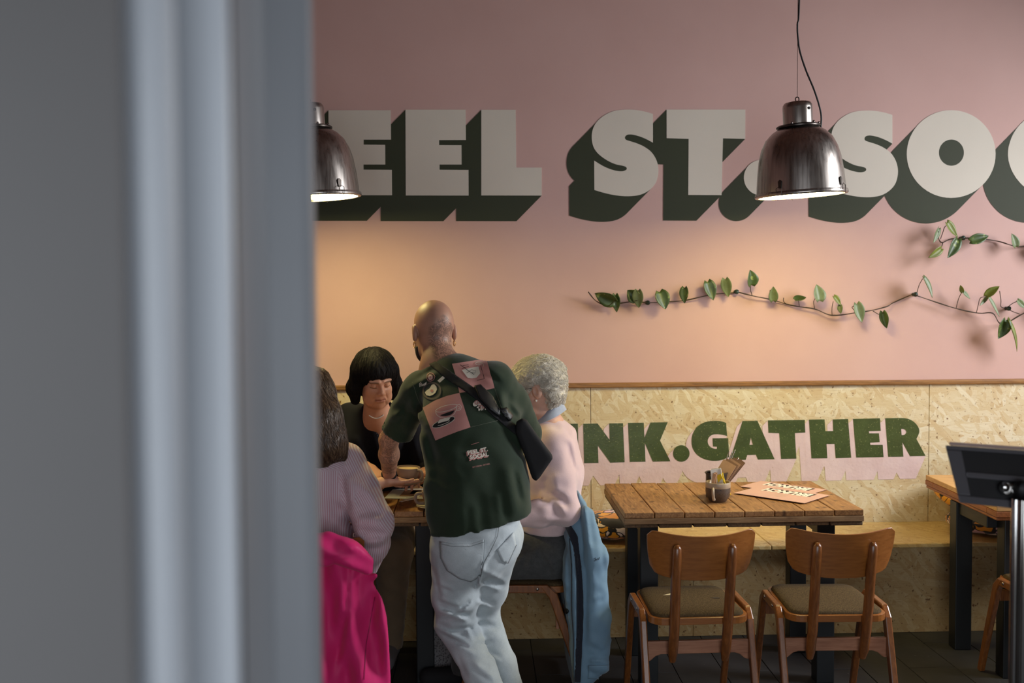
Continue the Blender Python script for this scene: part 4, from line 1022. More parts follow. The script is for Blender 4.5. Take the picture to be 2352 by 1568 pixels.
# jeans
def jeans(p):
    d = chain(p, [hipL + (0, .015, .0), hipL * .4 + kneeL * .6, kneeL, kneeL * .55 + ankL * .45, ankL], [.100, .086, .074, .060, .058], .03)
    e = chain(p, [hipR + (0, 0, .03), hipR * .4 + kneeR * .6, kneeR, kneeR * .55 + ankR * .45, ankR], [.098, .080, .068, .060, .058], .03)
    d = smin(d, e, .018)
    d = smin(d, cap(p, pel + (0, 0, .10), pel + (0, .01, 0), .140, .150, bk, .74), .05)
    d = smax(d, half(p, pel + (0, 0, .085), (0, 0, 1)), .01); d = smax(d, half(p, ankL + (0, 0, -.04), (0, 0, -1)), .005)
    d = d + folds(p, (((1005, 1400), (1075, 1425), .012, -.012), ((1010, 1425), (1085, 1405), .012, .010), ((1000, 1440), (1070, 1470), .012, -.008), ((1030, 1450), (1090, 1440), .012, .010), ((1060, 1405), (1085, 1385), .010, -.010), ((1005, 1380), (1050, 1395), .010, .008),
                         ((1090, 1310), (1160, 1345), .012, .008), ((1100, 1340), (1150, 1355), .011, -.008), ((1095, 1380), (1130, 1395), .012, -.009), ((1092, 1430), (1140, 1440), .014, .006), ((1105, 1290), (1090, 1350), .010, .010), ((1115, 1300), (1170, 1230), .008, .007),
                         ((1040, 1480), (1090, 1500), .014, -.005), ((1080, 1530), (1130, 1568), .014, .005), ((1050, 1500), (1075, 1560), .014, .004), ((1000, 1345), (1040, 1360), .010, .006), ((1070, 1440), (1085, 1470), .010, -.007), ((1015, 1455), (1080, 1490), .010, .006), ((1100, 1480), (1135, 1470), .010, .006), ((1120, 1500), (1150, 1520), .010, -.005), ((995, 1300), (1010, 1370), .012, .005)), 1.0, 430)
    return d + wob(p, 34, .0020, 1.1)
je = sdf_obj('jeans', jeans, (-.32, 3.3, .02), (.33, 4.0, .95), .0075, M['denim'], man); je['label'] = 'pale washed jeans'
JB = bvh_of(je)
PK1 = [(1012, 1243), (1040, 1249), (1080, 1249), (1112, 1238), (1110, 1275), (1106, 1318), (1080, 1333), (1055, 1326), (1028, 1308), (1014, 1280)]
decal('back_pocket', PK1, JB, .0030, M['denim'], je, thick=.004); decal('pocket_stitching', None, JB, .0060, M['denim_seam'], je, mesh2d=stroke(PK1[3:] + PK1[:1], 1.3), step=8); decal('pocket_stitching', None, JB, .0060, M['denim_seam'], je, mesh2d=stroke([(p[0], p[1] + 5) for p in PK1[:4]], 1.2), step=8)
PK2 = [(1140, 1262), (1178, 1222), (1184, 1250), (1165, 1292), (1152, 1288)]
decal('back_pocket', PK2, JB, .0030, M['denim'], je, thick=.004); decal('pocket_stitching', None, JB, .0055, M['denim_seam'], je, mesh2d=stroke(PK2[2:] + PK2[:1], 1.3), step=8)
decal('seam', None, JB, .0030, M['denim_seam'], je, mesh2d=stroke([(1146, 1200), (1142, 1230), (1128, 1262), (1112, 1290), (1104, 1325)], 1.6), step=8)
for a, e_, w_ in ((ankL, -.02, 0), (ankR, -.02, 0)):
    tip = toes(a, e_)
    sdf_obj('shoe', lambda p, a=a, tip=tip: smax(smin(cap(p, a + (0, -.03, -.035), tip + (0, .03, -.002), .044, .036), cap(p, a + (0, -.02, -.03), a + (0, 0, .02), .046, .05), .03), half(p, (0, 0, .001), (0, 0, -1)), .004),
            np.minimum(a, tip) - .09, np.maximum(a, tip) + .09, .009, M['black_nylon'], man)
# crossbody strap with buckle, and the pouch at the hip
SP = [(988, 838), (1003, 832), (1040, 858), (1076, 884), (1108, 908), (1142, 944), (1170, 968), (1196, 988), (1186, 1000), (1160, 980), (1130, 955), (1096, 920), (1064, 897), (1026, 872)]
bag = thing('crossbody_bag', 'flat black crossbody pouch hanging at the standing person\'s hip by a wide strap', 'bag', tuple(J(1230, 1040, 3.66)))
decal('strap', SP, SB, .005, M['black_nylon'], bag, thick=.004)
decal('buckle', [(1088, 892), (1104, 888), (1128, 915), (1150, 945), (1142, 958), (1124, 944), (1100, 918)], SB, .011, M['black_plastic'], bag, thick=.009)
decal('strap_adjuster', [(1148, 940), (1158, 938), (1172, 958), (1166, 968)], SB, .012, M['black_plastic'], bag, thick=.006)
BP = [(1186, 968), (1200, 960), (1210, 964), (1238, 1004), (1268, 1044), (1270, 1053), (1240, 1096), (1231, 1105), (1222, 1098), (1206, 1050), (1184, 992)]
bp2 = [(J(x, y, 3.66)[0], J(x, y, 3.66)[2]) for x, y in BP]
def pouch(p): return smax(polydist(p[:, 0], p[:, 2], bp2), np.abs(p[:, 1] - 3.665 - .10 * (p[:, 0] - .2)) - .024, .018)
sdf_obj('pouch', pouch, (.10, 3.58, .80), (.40, 3.76, 1.20), .005, M['black_nylon'], bag)
PBv = bvh_of(bag.children[-1]); decal('zip', None, PBv, .002, M['black_plastic'], bag, mesh2d=stroke([(1212, 1025), (1222, 1060), (1234, 1088)], 3), step=8)
# wrist band and earrings
tw = MB(); wd = unit(wrL - elL); a_ = unit(np.cross(wd, (0, 0, 1))); b_ = np.cross(wd, a_); cc = wrL - wd * .012
tw.tube([cc + .030 * (a_ * math.cos(2 * PI * k / 24) + b_ * .86 * math.sin(2 * PI * k / 24)) for k in range(25)], .0045, 8, flat=1.6); tw.build('wrist_band', M['black_nylon'], man, smooth=True)
for sx in (-1, 1):
    c = hc + HR.T @ np.array([sx * .083, .004, -.042]); er = MB()
    er.tube([c + HR.T @ np.array([0, .011 * math.cos(2 * PI * k / 18), -.006 + .011 * math.sin(2 * PI * k / 18)]) for k in range(19)], .0017, 6); er.build('hoop_earring', M['gold'], man, smooth=True)
# ------------------------------------------------------------------ hair strands laid on a hair mesh
def strands(name, src, mat, parent, n, length, r, flow, lift=.002, wave=.0, seed=1, where=None):
    g = np.random.default_rng(seed); B_ = bvh_of(src); org = np.array(ORG[src.name])
    co = np.array([v.co for v in src.data.vertices]) + org; no = np.array([v.normal for v in src.data.vertices])
    idx = np.arange(len(co)) if where is None else np.flatnonzero(where(co)); idx = g.choice(idx, n)
    mb = MB()
    for i in idx:
        p = co[i].copy(); nn = no[i]; pts = [p + nn * (lift - .002)]; ph = g.uniform(0, 6.28); L = length * g.uniform(.5, 1.1); m = 7
        jit = g.normal(0, .25, 3)
        for s in range(m):
            fl = np.asarray(flow(p)) + jit; t_ = fl - nn * np.dot(fl, nn); t_ /= np.linalg.norm(t_) + 1e-9
            t_ = t_ + np.cross(nn, t_) * wave * math.sin(ph + s * 1.4); p = p + t_ * L / m
            q = B_.find_nearest(Vector(p))
            if q[0] is not None: p = np.array(q[0]); nn = np.array(q[1])
            pts.append(p + nn * (lift * g.uniform(.5, 1.3)))
        mb.tube(pts, [r * (1 - .8 * (s / m) ** 2) for s in range(m + 1)], 3, caps=False)
    o = mb.build(name, mat, parent, smooth=True); o['kind'] = 'stuff'; return o
def hairmat(name, a, b, rough=.45):
    t = NT(name, rough=rough, spec=.2 if rough > .6 else .5); v = t.coord('Object', (1, 1, .25)); t.col(t.ramp(t.noise(v, 120, 4), [(.3, a), (.7, b)])); t.bump(t.noise(v, 160, 2), .5, .003); return t.m
M['hair_white'] = hairmat('white_grey_hair', lin(196, 186, 170), lin(236, 229, 216), .5)
M['hair_black'] = hairmat('near_black_hair', lin(8, 6, 6), lin(22, 15, 14), .7)
M['hair_brown'] = hairmat('brown_hair', lin(58, 42, 32), lin(108, 82, 60), .4)
M['pink_knit'] = cloth('pale_pink_knit', lin(220, 190, 190), .12, 10, 330, .9, .4, .4)
M['grey_weave'] = cloth('dark_grey_weave', lin(76, 76, 76), .35, 60, 300, .85, .3)
M['collar_denim'] = cloth('pale_blue_denim', lin(172, 180, 198), .25, 18, 400)
M['navy'] = cloth('dark_navy_wool', lin(20, 20, 30), .3, 14, 300, .9, .2, .0)
M['beige'] = cloth('beige_cotton', lin(120, 100, 78), .2, 10, 400)
M['pink_coat'] = cloth('hot_pink_shell_fabric', lin(228, 44, 118), .14, 6, 700, .55, .1, .1)
M['blue_shell'] = cloth('light_blue_shell_fabric', lin(118, 148, 170), .16, 7, 500, .7, .15, .15)
M['dark_trim'] = cloth('dark_navy_trim', lin(38, 40, 50), .2, 10, 500)
t = NT('pink_striped_blouse', rough=.85, sheen=.2, spec=.2); v = t.coord()
st = t.math('SINE', t.math('MULTIPLY', attr(t, 'stripe'), 2 * PI / .0075)); k = t.ramp(t.math('ADD', t.math('MULTIPLY', st, .5), .5), [(.35, (0, 0, 0)), (.65, (1, 1, 1))])
t.col(t.mix(k, lin(222, 206, 214), lin(204, 164, 174))); t.bump(t.noise(v, 60, 4), .3, .004); M['blouse'] = t.m

# ------------------------------------------------------------------ seated person with white hair
el = thing('person', 'seated white-haired person in a pale pink jumper, head turned to the table', 'person', (.2, 4.28, 0))
eh = J(1231, 893, 4.24); ER = frame((-1, .10, -.20), (0, 0, 1)); ehv = V3(eh)
eN, eU, eC, eW, eHp = J(1252, 962, 4.25), J(1262, 1000, 4.25), J(1270, 1075, 4.25), J(1266, 1160, 4.26), J(1256, 1262, 4.28)
esL, eeL, ewL = J(1268, 1022, 4.12), J(1297, 1172, 4.06), J(1180, 1186, 4.02)
esR, eeR, ewR = J(1262, 1015, 4.40), J(1270, 1150, 4.44), J(1120, 1150, 4.40)
ekL, ekR = J(1080, 1292, 4.16), J(1075, 1288, 4.38)
eaL, eaR = np.array([ekL[0] - .02, ekL[1], .09]), np.array([ekR[0] - .02, ekR[1], .09])
def el_body(p):
    d = head_sdf(p, eh, ER, 1.0, jowl=.004)
    d = smin(d, cap(p, eh + ER.T @ np.array([0, -.02, -.06]), eN, .048, .055), .03)
    d = smin(d, chain(p, [eN, eU, eC, eW, eHp], [.05, .080, .095, .090, .095], .05, (0, 1, 0), 1.4), .04)
    for s_, e_, w_ in ((esL, eeL, ewL), (esR, eeR, ewR)):
        d = smin(d, chain(p, [s_, e_, w_], [.048, .038, .026], .02), .03)
    for h_, k_, a_ in ((eHp + (0, -.10, -.02), ekL, eaL), (eHp + (0, .10, -.02), ekR, eaR)):
        d = smin(d, chain(p, [h_, k_, a_], [.08, .05, .035], .03), .03); d = smin(d, cap(p, a_ + (0, 0, -.03), a_ + (-.13, 0, -.062), .028, .020), .02)
    d = smin(d, hand_sdf(p, ewL, frame((-1, .1, -.1), (0, -.3, 1)), -1, (.6, .6, .6, .6), .4, .92), .01)
    d = smin(d, hand_sdf(p, ewR, frame((-1, -.1, -.1), (0, .3, 1)), 1, (.6, .6, .6, .6), .4, .92), .01)
    return d
sdf_obj('body', el_body, (-.45, 3.92, 0), (.55, 4.62, 1.40), .011, M['skin'], el, fine=[(eh - .12, eh + .12, .0036)])
def el_hair(p):
    q = (p - ehv) @ V3(ER).T
    d = ell(q, (0, -.018, .050), (.094, .116, .086)); d = smin(d, ell(q, (0, -.072, -.005), (.078, .054, .080)), .03)
    d = smin(d, cap(q, (-.045, -.066, -.058), (.045, -.066, -.058), .026, .026), .025)
    cut = ell(q, (0, .105, -.055), (.085, .076, .100)); d = smax(d, -cut, .012)
    for sx in (-1, 1): d = smax(d, -ell(q, (sx * .097, .000, -.022), (.034, .034, .040)), .012)
    d = d + .006 * np.sin(q[:, 1] * 46 + 2 * np.sin(q[:, 2] * 38)) * np.sin(q[:, 2] * 42 + 2 * np.sin(q[:, 0] * 40)) + .004 * np.sin(q[:, 0] * 95 + 3 * np.sin(q[:, 2] * 60)) * np.sin(q[:, 1] * 80 + 2.5 * np.sin(q[:, 2] * 70 + q[:, 0] * 30)) + .0022 * np.sin(q[:, 1] * 190 + 4 * np.sin(q[:, 0] * 90)) * np.sin(q[:, 2] * 170)
    return d
hw = sdf_obj('hair', el_hair, eh - .16, eh + .16, .0042, M['hair_white'], el)
strands('hair_strands', hw, M['hair_white'], hw, 2600, .055, .0009, lambda p: ER.T @ np.array([0, -.9, -.3]) if p[2] > eh[2] else np.array([.15, 0, -1.0]), .007, .9, 3)
def jumper(p):
    d = chain(p, [J(1250, 985, 4.25), J(1264, 1012, 4.25), J(1270, 1085, 4.25), J(1265, 1165, 4.26), J(1254, 1236, 4.28)], [.062, .105, .121, .118, .112], .05, (0, 1, 0), 1.36)
    for s_, e_, w_ in ((esL, eeL, ewL), (esR, eeR, ewR)):
        d = smin(d, chain(p, [s_, s_ * .5 + e_ * .5, e_, e_ * .5 + w_ * .5, w_ * .95 + e_ * .05], [.070, .064, .060, .054, .042], .03), .03)
    d = smax(d, half(p, J(1250, 1223, 4.2), (0.02, 0, -1)), .008); d = smax(d, -cap(p, eN + (0, 0, .0), eh + (0, 0, -.02), .060, .062), .006)
    d = d + folds(p, (((1250, 1095), (1262, 1140), .014, .012), ((1262, 1135), (1305, 1155), .012, .010), ((1262, 1145), (1300, 1175), .010, -.009), ((1268, 1150), (1290, 1190), .009, .008), ((1300, 1010), (1318, 1085), .013, .010), ((1310, 1000), (1328, 1080), .011, -.007), ((1240, 1150), (1262, 1148), .010, .009),
                         ((1285, 975), (1302, 1010), .010, -.004), ((1232, 1165), (1242, 1200), .014, .006), ((1255, 1030), (1250, 1090), .02, -.005), ((1225, 1200), (1300, 1205), .008, .007)), 0.75)
    return d + wob(p, 30, .0016, .6)
ju = sdf_obj('jumper', jumper, (-.10, 3.9, .58), (.58, 4.62, 1.25), .0078, M['pink_knit'], el); ju['label'] = 'pale pink knitted jumper'
cb = MB(); prof_c = [(.060, -.012, 0), (.058, .016, 0), (.060, .024, 0), (.066, .025, 0), (.080, .004, 1), (.088, -.012, 1), (.085, -.013, 1), (.066, .018, 0)]
for k in range(48):
    a = 2 * PI * k / 48; cx_, cy_ = math.cos(a), math.sin(a)
    for r_c, z_c, fl in prof_c:
        rr = r_c + (.004 * math.sin(3 * a) if fl else 0)
        cb.v.append(eN + np.array([.004 + rr * cx_, rr * 1.04 * cy_, z_c + .016 + .036 * cx_]))
nC = len(prof_c); cb.f = [(k * nC + q, ((k + 1) % 48) * nC + q, ((k + 1) % 48) * nC + (q + 1) % nC, k * nC + (q + 1) % nC) for k in range(48) for q in range(nC)]
o = cb.build('shirt_collar', M['collar_denim'], el, smooth=True, angle=60); o['label'] = 'pale blue shirt collar folded over the jumper'
def slacks(p):
    d = ell(p, eHp + (0.02, 0, .0), (.140, .195, .145))
    d = smin(d, chain(p, [eHp + (0, -.09, -.015), ekL, eaL + (0, 0, -.02)], [.105, .078, .065], .04), .04)
    d = smin(d, chain(p, [eHp + (0, .10, -.015), ekR, eaR + (0, 0, -.02)], [.105, .078, .065], .04), .04)
    d = smax(d, -(p[:, 2] - .458) - .0, .02) if False else d
    d = d + folds(p, (((1210, 1250), (1165, 1300), .010, .010), ((1225, 1245), (1195, 1305), .010, .009), ((1235, 1260), (1262, 1310), .009, .007), ((1195, 1240), (1160, 1275), .010, -.008), ((1255, 1300), (1270, 1325), .009, .006)), 0.9)
    d = smax(d, half(p, J(1250, 1200, 4.2), (0, 0, 1)), .006)
    low = (p[:, 0] > ekL[0] + .11); return np.where(low, np.maximum(d, .462 - p[:, 2]), d)
sdf_obj('trousers', slacks, (-.33, 3.95, .06), (.50, 4.62, .80), .009, M['grey_weave'], el)
for a_ in (eaL, eaR):
    sdf_obj('shoe', lambda p, a_=a_: smax(smin(cap(p, a_ + (.04, 0, -.045), a_ + (-.16, 0, -.05), .046, .038), cap(p, a_ + (.01, 0, -.03), a_ + (.005, 0, .03), .048, .046), .02), half(p, (0, 0, .001), (0, 0, -1)), .004), a_ - (.24, .08, .1), a_ + (.12, .08, .10), .009, M['black_nylon'], el)
c = eh + ER.T @ np.array([-.087, .004, -.042]); er = MB(); er.lathe([(0, -.005), (.0035, -.0035), (.005, 0), (.0035, .0035), (0, .005)], n=12, c=c); er.build('pearl_earring', M['pearl'], el, smooth=True)
gl = MB(); gl.tube([eh + ER.T @ np.array(q) for q in ((-.080, -.01, .012), (-.078, .05, .014), (-.066, .090, .014))], .0017, 6); 
gl.tube([eh + ER.T @ np.array((-.034 + .024 * math.cos(2 * PI * k / 20), .100, .004 + .018 * math.sin(2 * PI * k / 20))) for k in range(21)], .0015, 6); gl.tube([eh + ER.T @ np.array((.034 + .024 * math.cos(2 * PI * k / 20), .100, .004 + .018 * math.sin(2 * PI * k / 20))) for k in range(21)], .0015, 6); gl.build('glasses', M['black_plastic'], el, smooth=True)

# ------------------------------------------------------------------ seated person with black bobbed hair
dw = thing('person', 'seated person with black bobbed hair, navy jacket and necklace, looking down', 'person', (-.48, 4.85, 0))
dh = J(862, 869, 4.47); DR = frame((.36, -.86, -.36), (.04, -.30, 1)); dhv = V3(dh)
dN, dC, dW_, dHp = J(868, 962, 4.56), J(872, 1035, 4.64), J(876, 1110, 4.74), np.array([-.47, 4.88, .555])
dsR, deR, dwR = J(808, 962, 4.66), J(790, 1090, 4.50), J(838, 1072, 4.36)
dsL, deL, dwL = J(934, 962, 4.66), J(985, 1085, 4.52), J(990, 1078, 4.40)
dkR, dkL = J(905, 1272, 4.47), J(790, 1275, 4.47); daR, daL = np.array([dkR[0] - .03, 4.50, .09]), np.array([dkL[0], 4.50, .09])
def dw_body(p):
    d = head_sdf(p, dh, DR, 1.0, aged=True, jowl=.002)
    d = smin(d, cap(p, dh + DR.T @ np.array([0, -.02, -.06]), dN, .052, .058), .03)
    d = smin(d, chain(p, [dN, dC, dW_, dHp], [.055, .125, .12, .125], .05, (0, 1, .2), .72), .05)
    for s_, e_, w_ in ((dsR, deR, dwR), (dsL, deL, dwL)): d = smin(d, chain(p, [s_, e_, w_], [.05, .04, .027], .02), .03)
    for h_, k_, a_ in ((dHp + (.09, 0, -.01), dkR, daR), (dHp + (-.09, 0, -.01), dkL, daL)):
        d = smin(d, chain(p, [h_, k_, a_], [.075, .05, .035], .03), .03); d = smin(d, cap(p, a_ + (0, 0, -.03), a_ + (0, -.13, -.062), .028, .020), .02)
    d = smin(d, hand_sdf(p, dwR, frame((.62, -.55, -.40), (.25, -.45, .8)), -1, (.95, .95, 1.0, 1.0), .8, 1.05), .01)
    d = smin(d, hand_sdf(p, dwL, frame((-.55, -.62, -.12), (-.2, -.2, 1)), 1, (.30, .35, .4, .45), .5, 1.0), .01)
    return d
def face_attr(C, Rm, s):
    def f(V):
        q = (V - C) @ Rm.T / s; lips = np.exp(-((q[:, 2] + .063) / .009) ** 2) * (np.abs(q[:, 0]) < .024) * (q[:, 1] > .07) * .7
        brow = np.exp(-((q[:, 2] - .024 + .12 * np.abs(q[:, 0] - np.sign(q[:, 0]) * .03)) / .0045) ** 2) * (np.abs(q[:, 0]) > .012) * (np.abs(q[:, 0]) < .052) * (q[:, 1] > .06) * .75
        lash = np.exp(-((q[:, 2] + .0035) / .0022) ** 2) * (np.abs(np.abs(q[:, 0]) - .031) < .014) * (q[:, 1] > .07) * .9
        return {'lips': lips, 'brow': np.maximum(brow, lash)}
    return f
sdf_obj('body', dw_body, (-.85, 4.10, 0), (-.04, 5.06, 1.44), .011, M['skin_f'], dw, fine=[(dh - .14, dh + .14, .0028), (np.array([-.56, 4.2, .78]), np.array([-.14, 4.42, .92]), .0045)], attr=face_attr(dh, DR, 1.0))
def dw_hair(p):
    q = ((p - dhv) @ V3(DR).T) / .95
    d = ell(q, (0, -.018, .048), (.100, .114, .094))
    for sx in (-1, 1): d = smin(d, chain(q, [(sx * .080, -.01, .03), (sx * .096, -.014, -.045), (sx * .092, -.008, -.105)], [.032, .034, .020], .02), .03)
    d = smin(d, chain(q, [(0, -.075, .02), (0, -.085, -.05), (0, -.08, -.10)], [.05, .048, .03], .02, (1, 0, 0), 1.9), .03)
    cut = smax(ell(q, (.004, .090, -.062), (.066, .100, .125)), q[:, 2] - .036 - .005 * np.sin(q[:, 0] * 120) - .10 * np.maximum(0, -q[:, 0] - .02), .006); d = smax(d, -cut, .006)
    return (d + .0016 * np.sin(q[:, 0] * 260 + 3 * np.sin(q[:, 1] * 60)) * np.sin(q[:, 1] * 200) ) * .95
hb = sdf_obj('hair', dw_hair, dh - .20, dh + .18, .0042, M['hair_black'], dw)
strands('hair_strands', hb, M['hair_black'], hb, 1400, .09, .0008, lambda p: (DR.T @ np.array([0, .25, -1.0])) if (p - dh) @ DR[2] < .08 else DR.T @ np.array([np.sign((p - dh) @ DR[0]) * .5, .7, -.4]), .0025, .15, 4)
def jacket(p):
    d = chain(p, [dN + (0, .025, .012), dC, dW_, dHp + (0, -.02, .08)], [.085, .165, .160, .165], .06, (0, 1, .2), .74)
    for s_, e_, w_ in ((dsR, deR, dwR), (dsL, deL, dwL)):
        d = smin(d, chain(p, [s_, e_, w_ * .85 + e_ * .15], [.072, .062, .046], .03), .05)
    d = smin(d, cap(p, dsR, dsL, .062, .062), .05)
    vp = [(J(x, y, 4.5)[0], J(x, y, 4.5)[2]) for x, y in ((840, 930), (848, 962), (858, 985), (881, 1024), (892, 990), (899, 955), (900, 930))]
    d = smax(d, -np.maximum(polydist(p[:, 0], p[:, 2], vp), p[:, 1] - (dN[1] + .02)), .006)
    d = smax(d, -cap(p, dN + (0, 0, .01), dh, .060, .07), .008)
    d = d + folds(p, (((840, 1000), (872, 1090), .011, .010), ((800, 1010), (830, 1060), .012, .010), ((905, 980), (890, 1060), .012, .009), ((935, 1010), (950, 1080), .010, .012), ((850, 1040), (900, 1090), .012, .007)), 1.0)
    return d + wob(p, 24, .003, .3)
jk = sdf_obj('jacket', jacket, (-.88, 4.20, .48), (-.03, 5.10, 1.28), .009, M['navy'], dw); jk['label'] = 'dark navy jacket with a stitched V neck'
DB = bvh_of(jk)
for i in range(13):
    u = i / 12; x, y = 846 + 33 * u + 3 * math.sin(u * 3), 960 + 62 * u; decal('stitch', [(x - 4, y - 1.2), (x + 3, y - .4), (x + 3, y + .7), (x - 4, y)], DB, .003, M['print_grey'], jk, step=20)
NB = bvh_of(dw.children[0]); nk = MB()
for i in range(22):
    u = i / 21; x = 849 + 31 * u; y = 950 + 10 * math.sin(PI * (u * .8 + .12)); q = cast(NB, x, y, .003)
    if q is not None: nk.lathe([(0, -.003), (.0026, -.0015), (.0026, .0015), (0, .003)], n=6, c=q)
nk.build('necklace', M['pearl'], dw, smooth=True)
def slacks2(p):
    d = chain(p, [dHp + (.09, 0, 0), dkR, daR + (0, 0, -.03)], [.10, .078, .060], .04)
    return smin(d, chain(p, [dHp + (-.09, 0, 0), dkL, daL + (0, 0, -.03)], [.10, .078, .060], .04), .04) + wob(p, 40, .003)
sl = sdf_obj('trousers', slacks2, (-.90, 4.30, .05), (-.22, 5.05, .72), .011, M['beige'], dw)
for a_ in (daR, daL):
    sdf_obj('shoe', lambda p, a_=a_: smax(smin(cap(p, a_ + (0, .04, -.045), a_ + (0, -.16, -.05), .046, .038), cap(p, a_ + (0, .01, -.03), a_ + (0, .005, .03), .048, .046), .02), half(p, (0, 0, .001), (0, 0, -1)), .004), a_ - (.08, .24, .1), a_ + (.08, .12, .10), .009, plain('grey_suede', lin(96, 94, 96), .9), dw)

# ------------------------------------------------------------------ seated person with long brown hair, back to the room
gi = thing('person', 'seated person with long brown hair in a pink striped blouse, partly behind the door post', 'person', (-.63, 3.85, 0))
gh = J(708, 925, 3.76); GR = frame((.10, 1, -.15), (0, .1, 1)); ghv = V3(gh)
gN, gC, gW, gHp = J(712, 1022, 3.76), J(716, 1120, 3.77), J(718, 1240, 3.79), np.array([-.63, 3.82, .56])
gsR, geR, gwR = J(792, 1062, 3.77), J(858, 1200, 3.68), J(846, 1300, 3.80)
gsL, geL, gwL = J(632, 1062, 3.79), J(690, 1150, 4.02), J(878, 1108, 4.22)
gkR, gkL = J(800, 1330, 4.15), J(700, 1330, 4.15); gaR, gaL = np.array([gkR[0], 4.05, .09]), np.array([gkL[0], 4.05, .09])
def gi_body(p):
    d = head_sdf(p, gh, GR, 1.0); d = smin(d, cap(p, gh + (0, -.01, -.06), gN, .047, .052), .03)
    d = smin(d, chain(p, [gN, gC, gW, gHp], [.07, .115, .105, .12], .05, (0, 1, 0), .75), .05)
    for s_, e_, w_ in ((gsR, geR, gwR), (gsL, geL, gwL)): d = smin(d, chain(p, [s_, e_, w_], [.045, .036, .0235], .02), .03)
    for h_, k_, a_ in ((gHp + (.08, 0, -.02), gkR, gaR), (gHp + (-.08, 0, -.02), gkL, gaL)):
        d = smin(d, chain(p, [h_, k_, a_], [.07, .048, .033], .03), .03); d = smin(d, cap(p, a_ + (0, 0, -.03), a_ + (0, .13, -.062), .028, .020), .02)
    d = smin(d, hand_sdf(p, gwR, frame((-.2, .7, -.7), (1, .2, .3)), -1, (.4, .4, .4, .4), .4, .92), .01)
    d = smin(d, hand_sdf(p, gwL, frame((.95, .22, -.06), (0, -.35, -1.0)), 1, (.06, .06, .08, .10), -.5, .92), .01)
    return d
sdf_obj('body', gi_body, (-1.02, 3.55, 0), (-.20, 4.50, 1.38), .011, M['skin'], gi, fine=[(np.array([-.46, 4.16, .78]), np.array([-.24, 4.40, .92]), .0036)])
def gi_hair(p):
    q = (p - ghv) @ V3(GR).T
    d = ell(q, (0, -.016, .040), (.100, .116, .100))
    d = smin(d, chain(p, [gh + (0, -.04, .0), J(730, 975, 3.68), J(762, 1020, 3.655), J(792, 1048, 3.66)], [.10, .090, .050, .010], .04), .05)
    d = smin(d, chain(p, [J(722, 960, 3.68), J(735, 1030, 3.645), J(745, 1075, 3.635)], [.09, .05, .012], .04), .03)
    d = smax(d, -ell(q, (0, .11, -.06), (.066, .10, .11)), .01)
    return d + .0016 * np.sin(q[:, 0] * 240 + 3 * np.sin(q[:, 2] * 30)) + .003 * np.sin(q[:, 0] * 70 + 2 * np.sin(q[:, 2] * 25))
hg = sdf_obj('hair', gi_hair, gh - .22, gh + (.22, .2, .2), .006, M['hair_brown'], gi)
strands('hair_strands', hg, M['hair_brown'], hg, 1500, .20, .0009, lambda p: np.array([.25, -.1, -1.0]), .003, .2, 5)
def blouse(p):
    d = chain(p, [gN + (0, 0, -.01), J(716, 1072, 3.76), gC, gW, gHp + (0, 0, -.01)], [.062, .125, .148, .150, .16], .05, (0, 1, 0), .78)
    d = smin(d, cap(p, gsL, gsR, .066, .066), .05)
    d = smin(d, chain(p, [gsR, gsR * .55 + geR * .45, geR, geR * .55 + gwR * .45, gwR], [.074, .076, .070, .066, .040], .03), .028)
    d = smin(d, chain(p, [gsL, geL, geL * .25 + gwL * .75], [.074, .068, .048], .03), .035)
    d = smax(d, -cap(p, gN, gh, .056, .06), .006)
    d = d + folds(p, (((785, 1095), (800, 1175), .011, .016), ((795, 1180), (812, 1240), .012, .014), ((820, 1110), (860, 1140), .013, -.006), ((815, 1135), (862, 1175), .012, .007), ((820, 1190), (880, 1195), .011, -.008), ((815, 1215), (885, 1225), .011, .008), ((830, 1245), (885, 1240), .010, -.008), ((835, 1262), (875, 1258), .009, .008), ((745, 1180), (800, 1225), .013, -.008), ((740, 1080), (800, 1040), .011, .005), ((775, 1075), (790, 1090), .012, .006), ((760, 1150), (800, 1200), .012, .006)), 0.9)
    return d + wob(p, 36, .0022, 2.2)
def bl_attr(V):
    def perp(a, b):
        a, b = np.array(a), np.array(b); t_ = unit(b - a); n = np.cross(t_, (0, 1, 0)); n /= np.linalg.norm(n); h = np.clip(((V - a) @ t_) / np.linalg.norm(b - a), 0, 1)
        return np.linalg.norm(V - a - np.outer(h, b - a), axis=1), (V - a) @ n
    dt = np.abs(V[:, 0] - gC[0]) ; st = V[:, 0] + .06 * V[:, 2] * 0
    d1, s1 = perp(gsR, geR); d2, s2 = perp(geR, gwR); d3, s3 = perp(gsL, geL); d4, s4 = perp(geL, gwL)
    arm = (d1 < .085) & (V[:, 0] > gsR[0] - .015 + (gsR[2] - V[:, 2]) * .10); st = np.where(arm, s1, st)
    st = np.where((d2 < d1) & (d2 < .08) & (V[:, 2] < geR[2] + .02) & (V[:, 0] > gsR[0] + .02), s2, st)
    yoke = (V[:, 2] > 1.005) & (V[:, 0] < gsR[0] + .01); st = np.where(yoke, V[:, 2] + .5 * (V[:, 0] - gC[0]), st)
    return {'stripe': st}
bo = sdf_obj('blouse', blouse, (-1.06, 3.52, .48), (-.22, 4.24, 1.20), .0078, M['blouse'], gi, attr=bl_attr); bo['label'] = 'pink and white striped blouse'
def slacks3(p): return smin(chain(p, [gHp + (.08, 0, 0), gkR, gaR + (0, 0, -.02)], [.10, .072, .058], .04), chain(p, [gHp + (-.08, 0, 0), gkL, gaL + (0, 0, -.02)], [.10, .072, .058], .04), .05)
sdf_obj('trousers', slacks3, (-.95, 3.68, .05), (-.30, 4.28, .68), .012, M['navy'], gi)
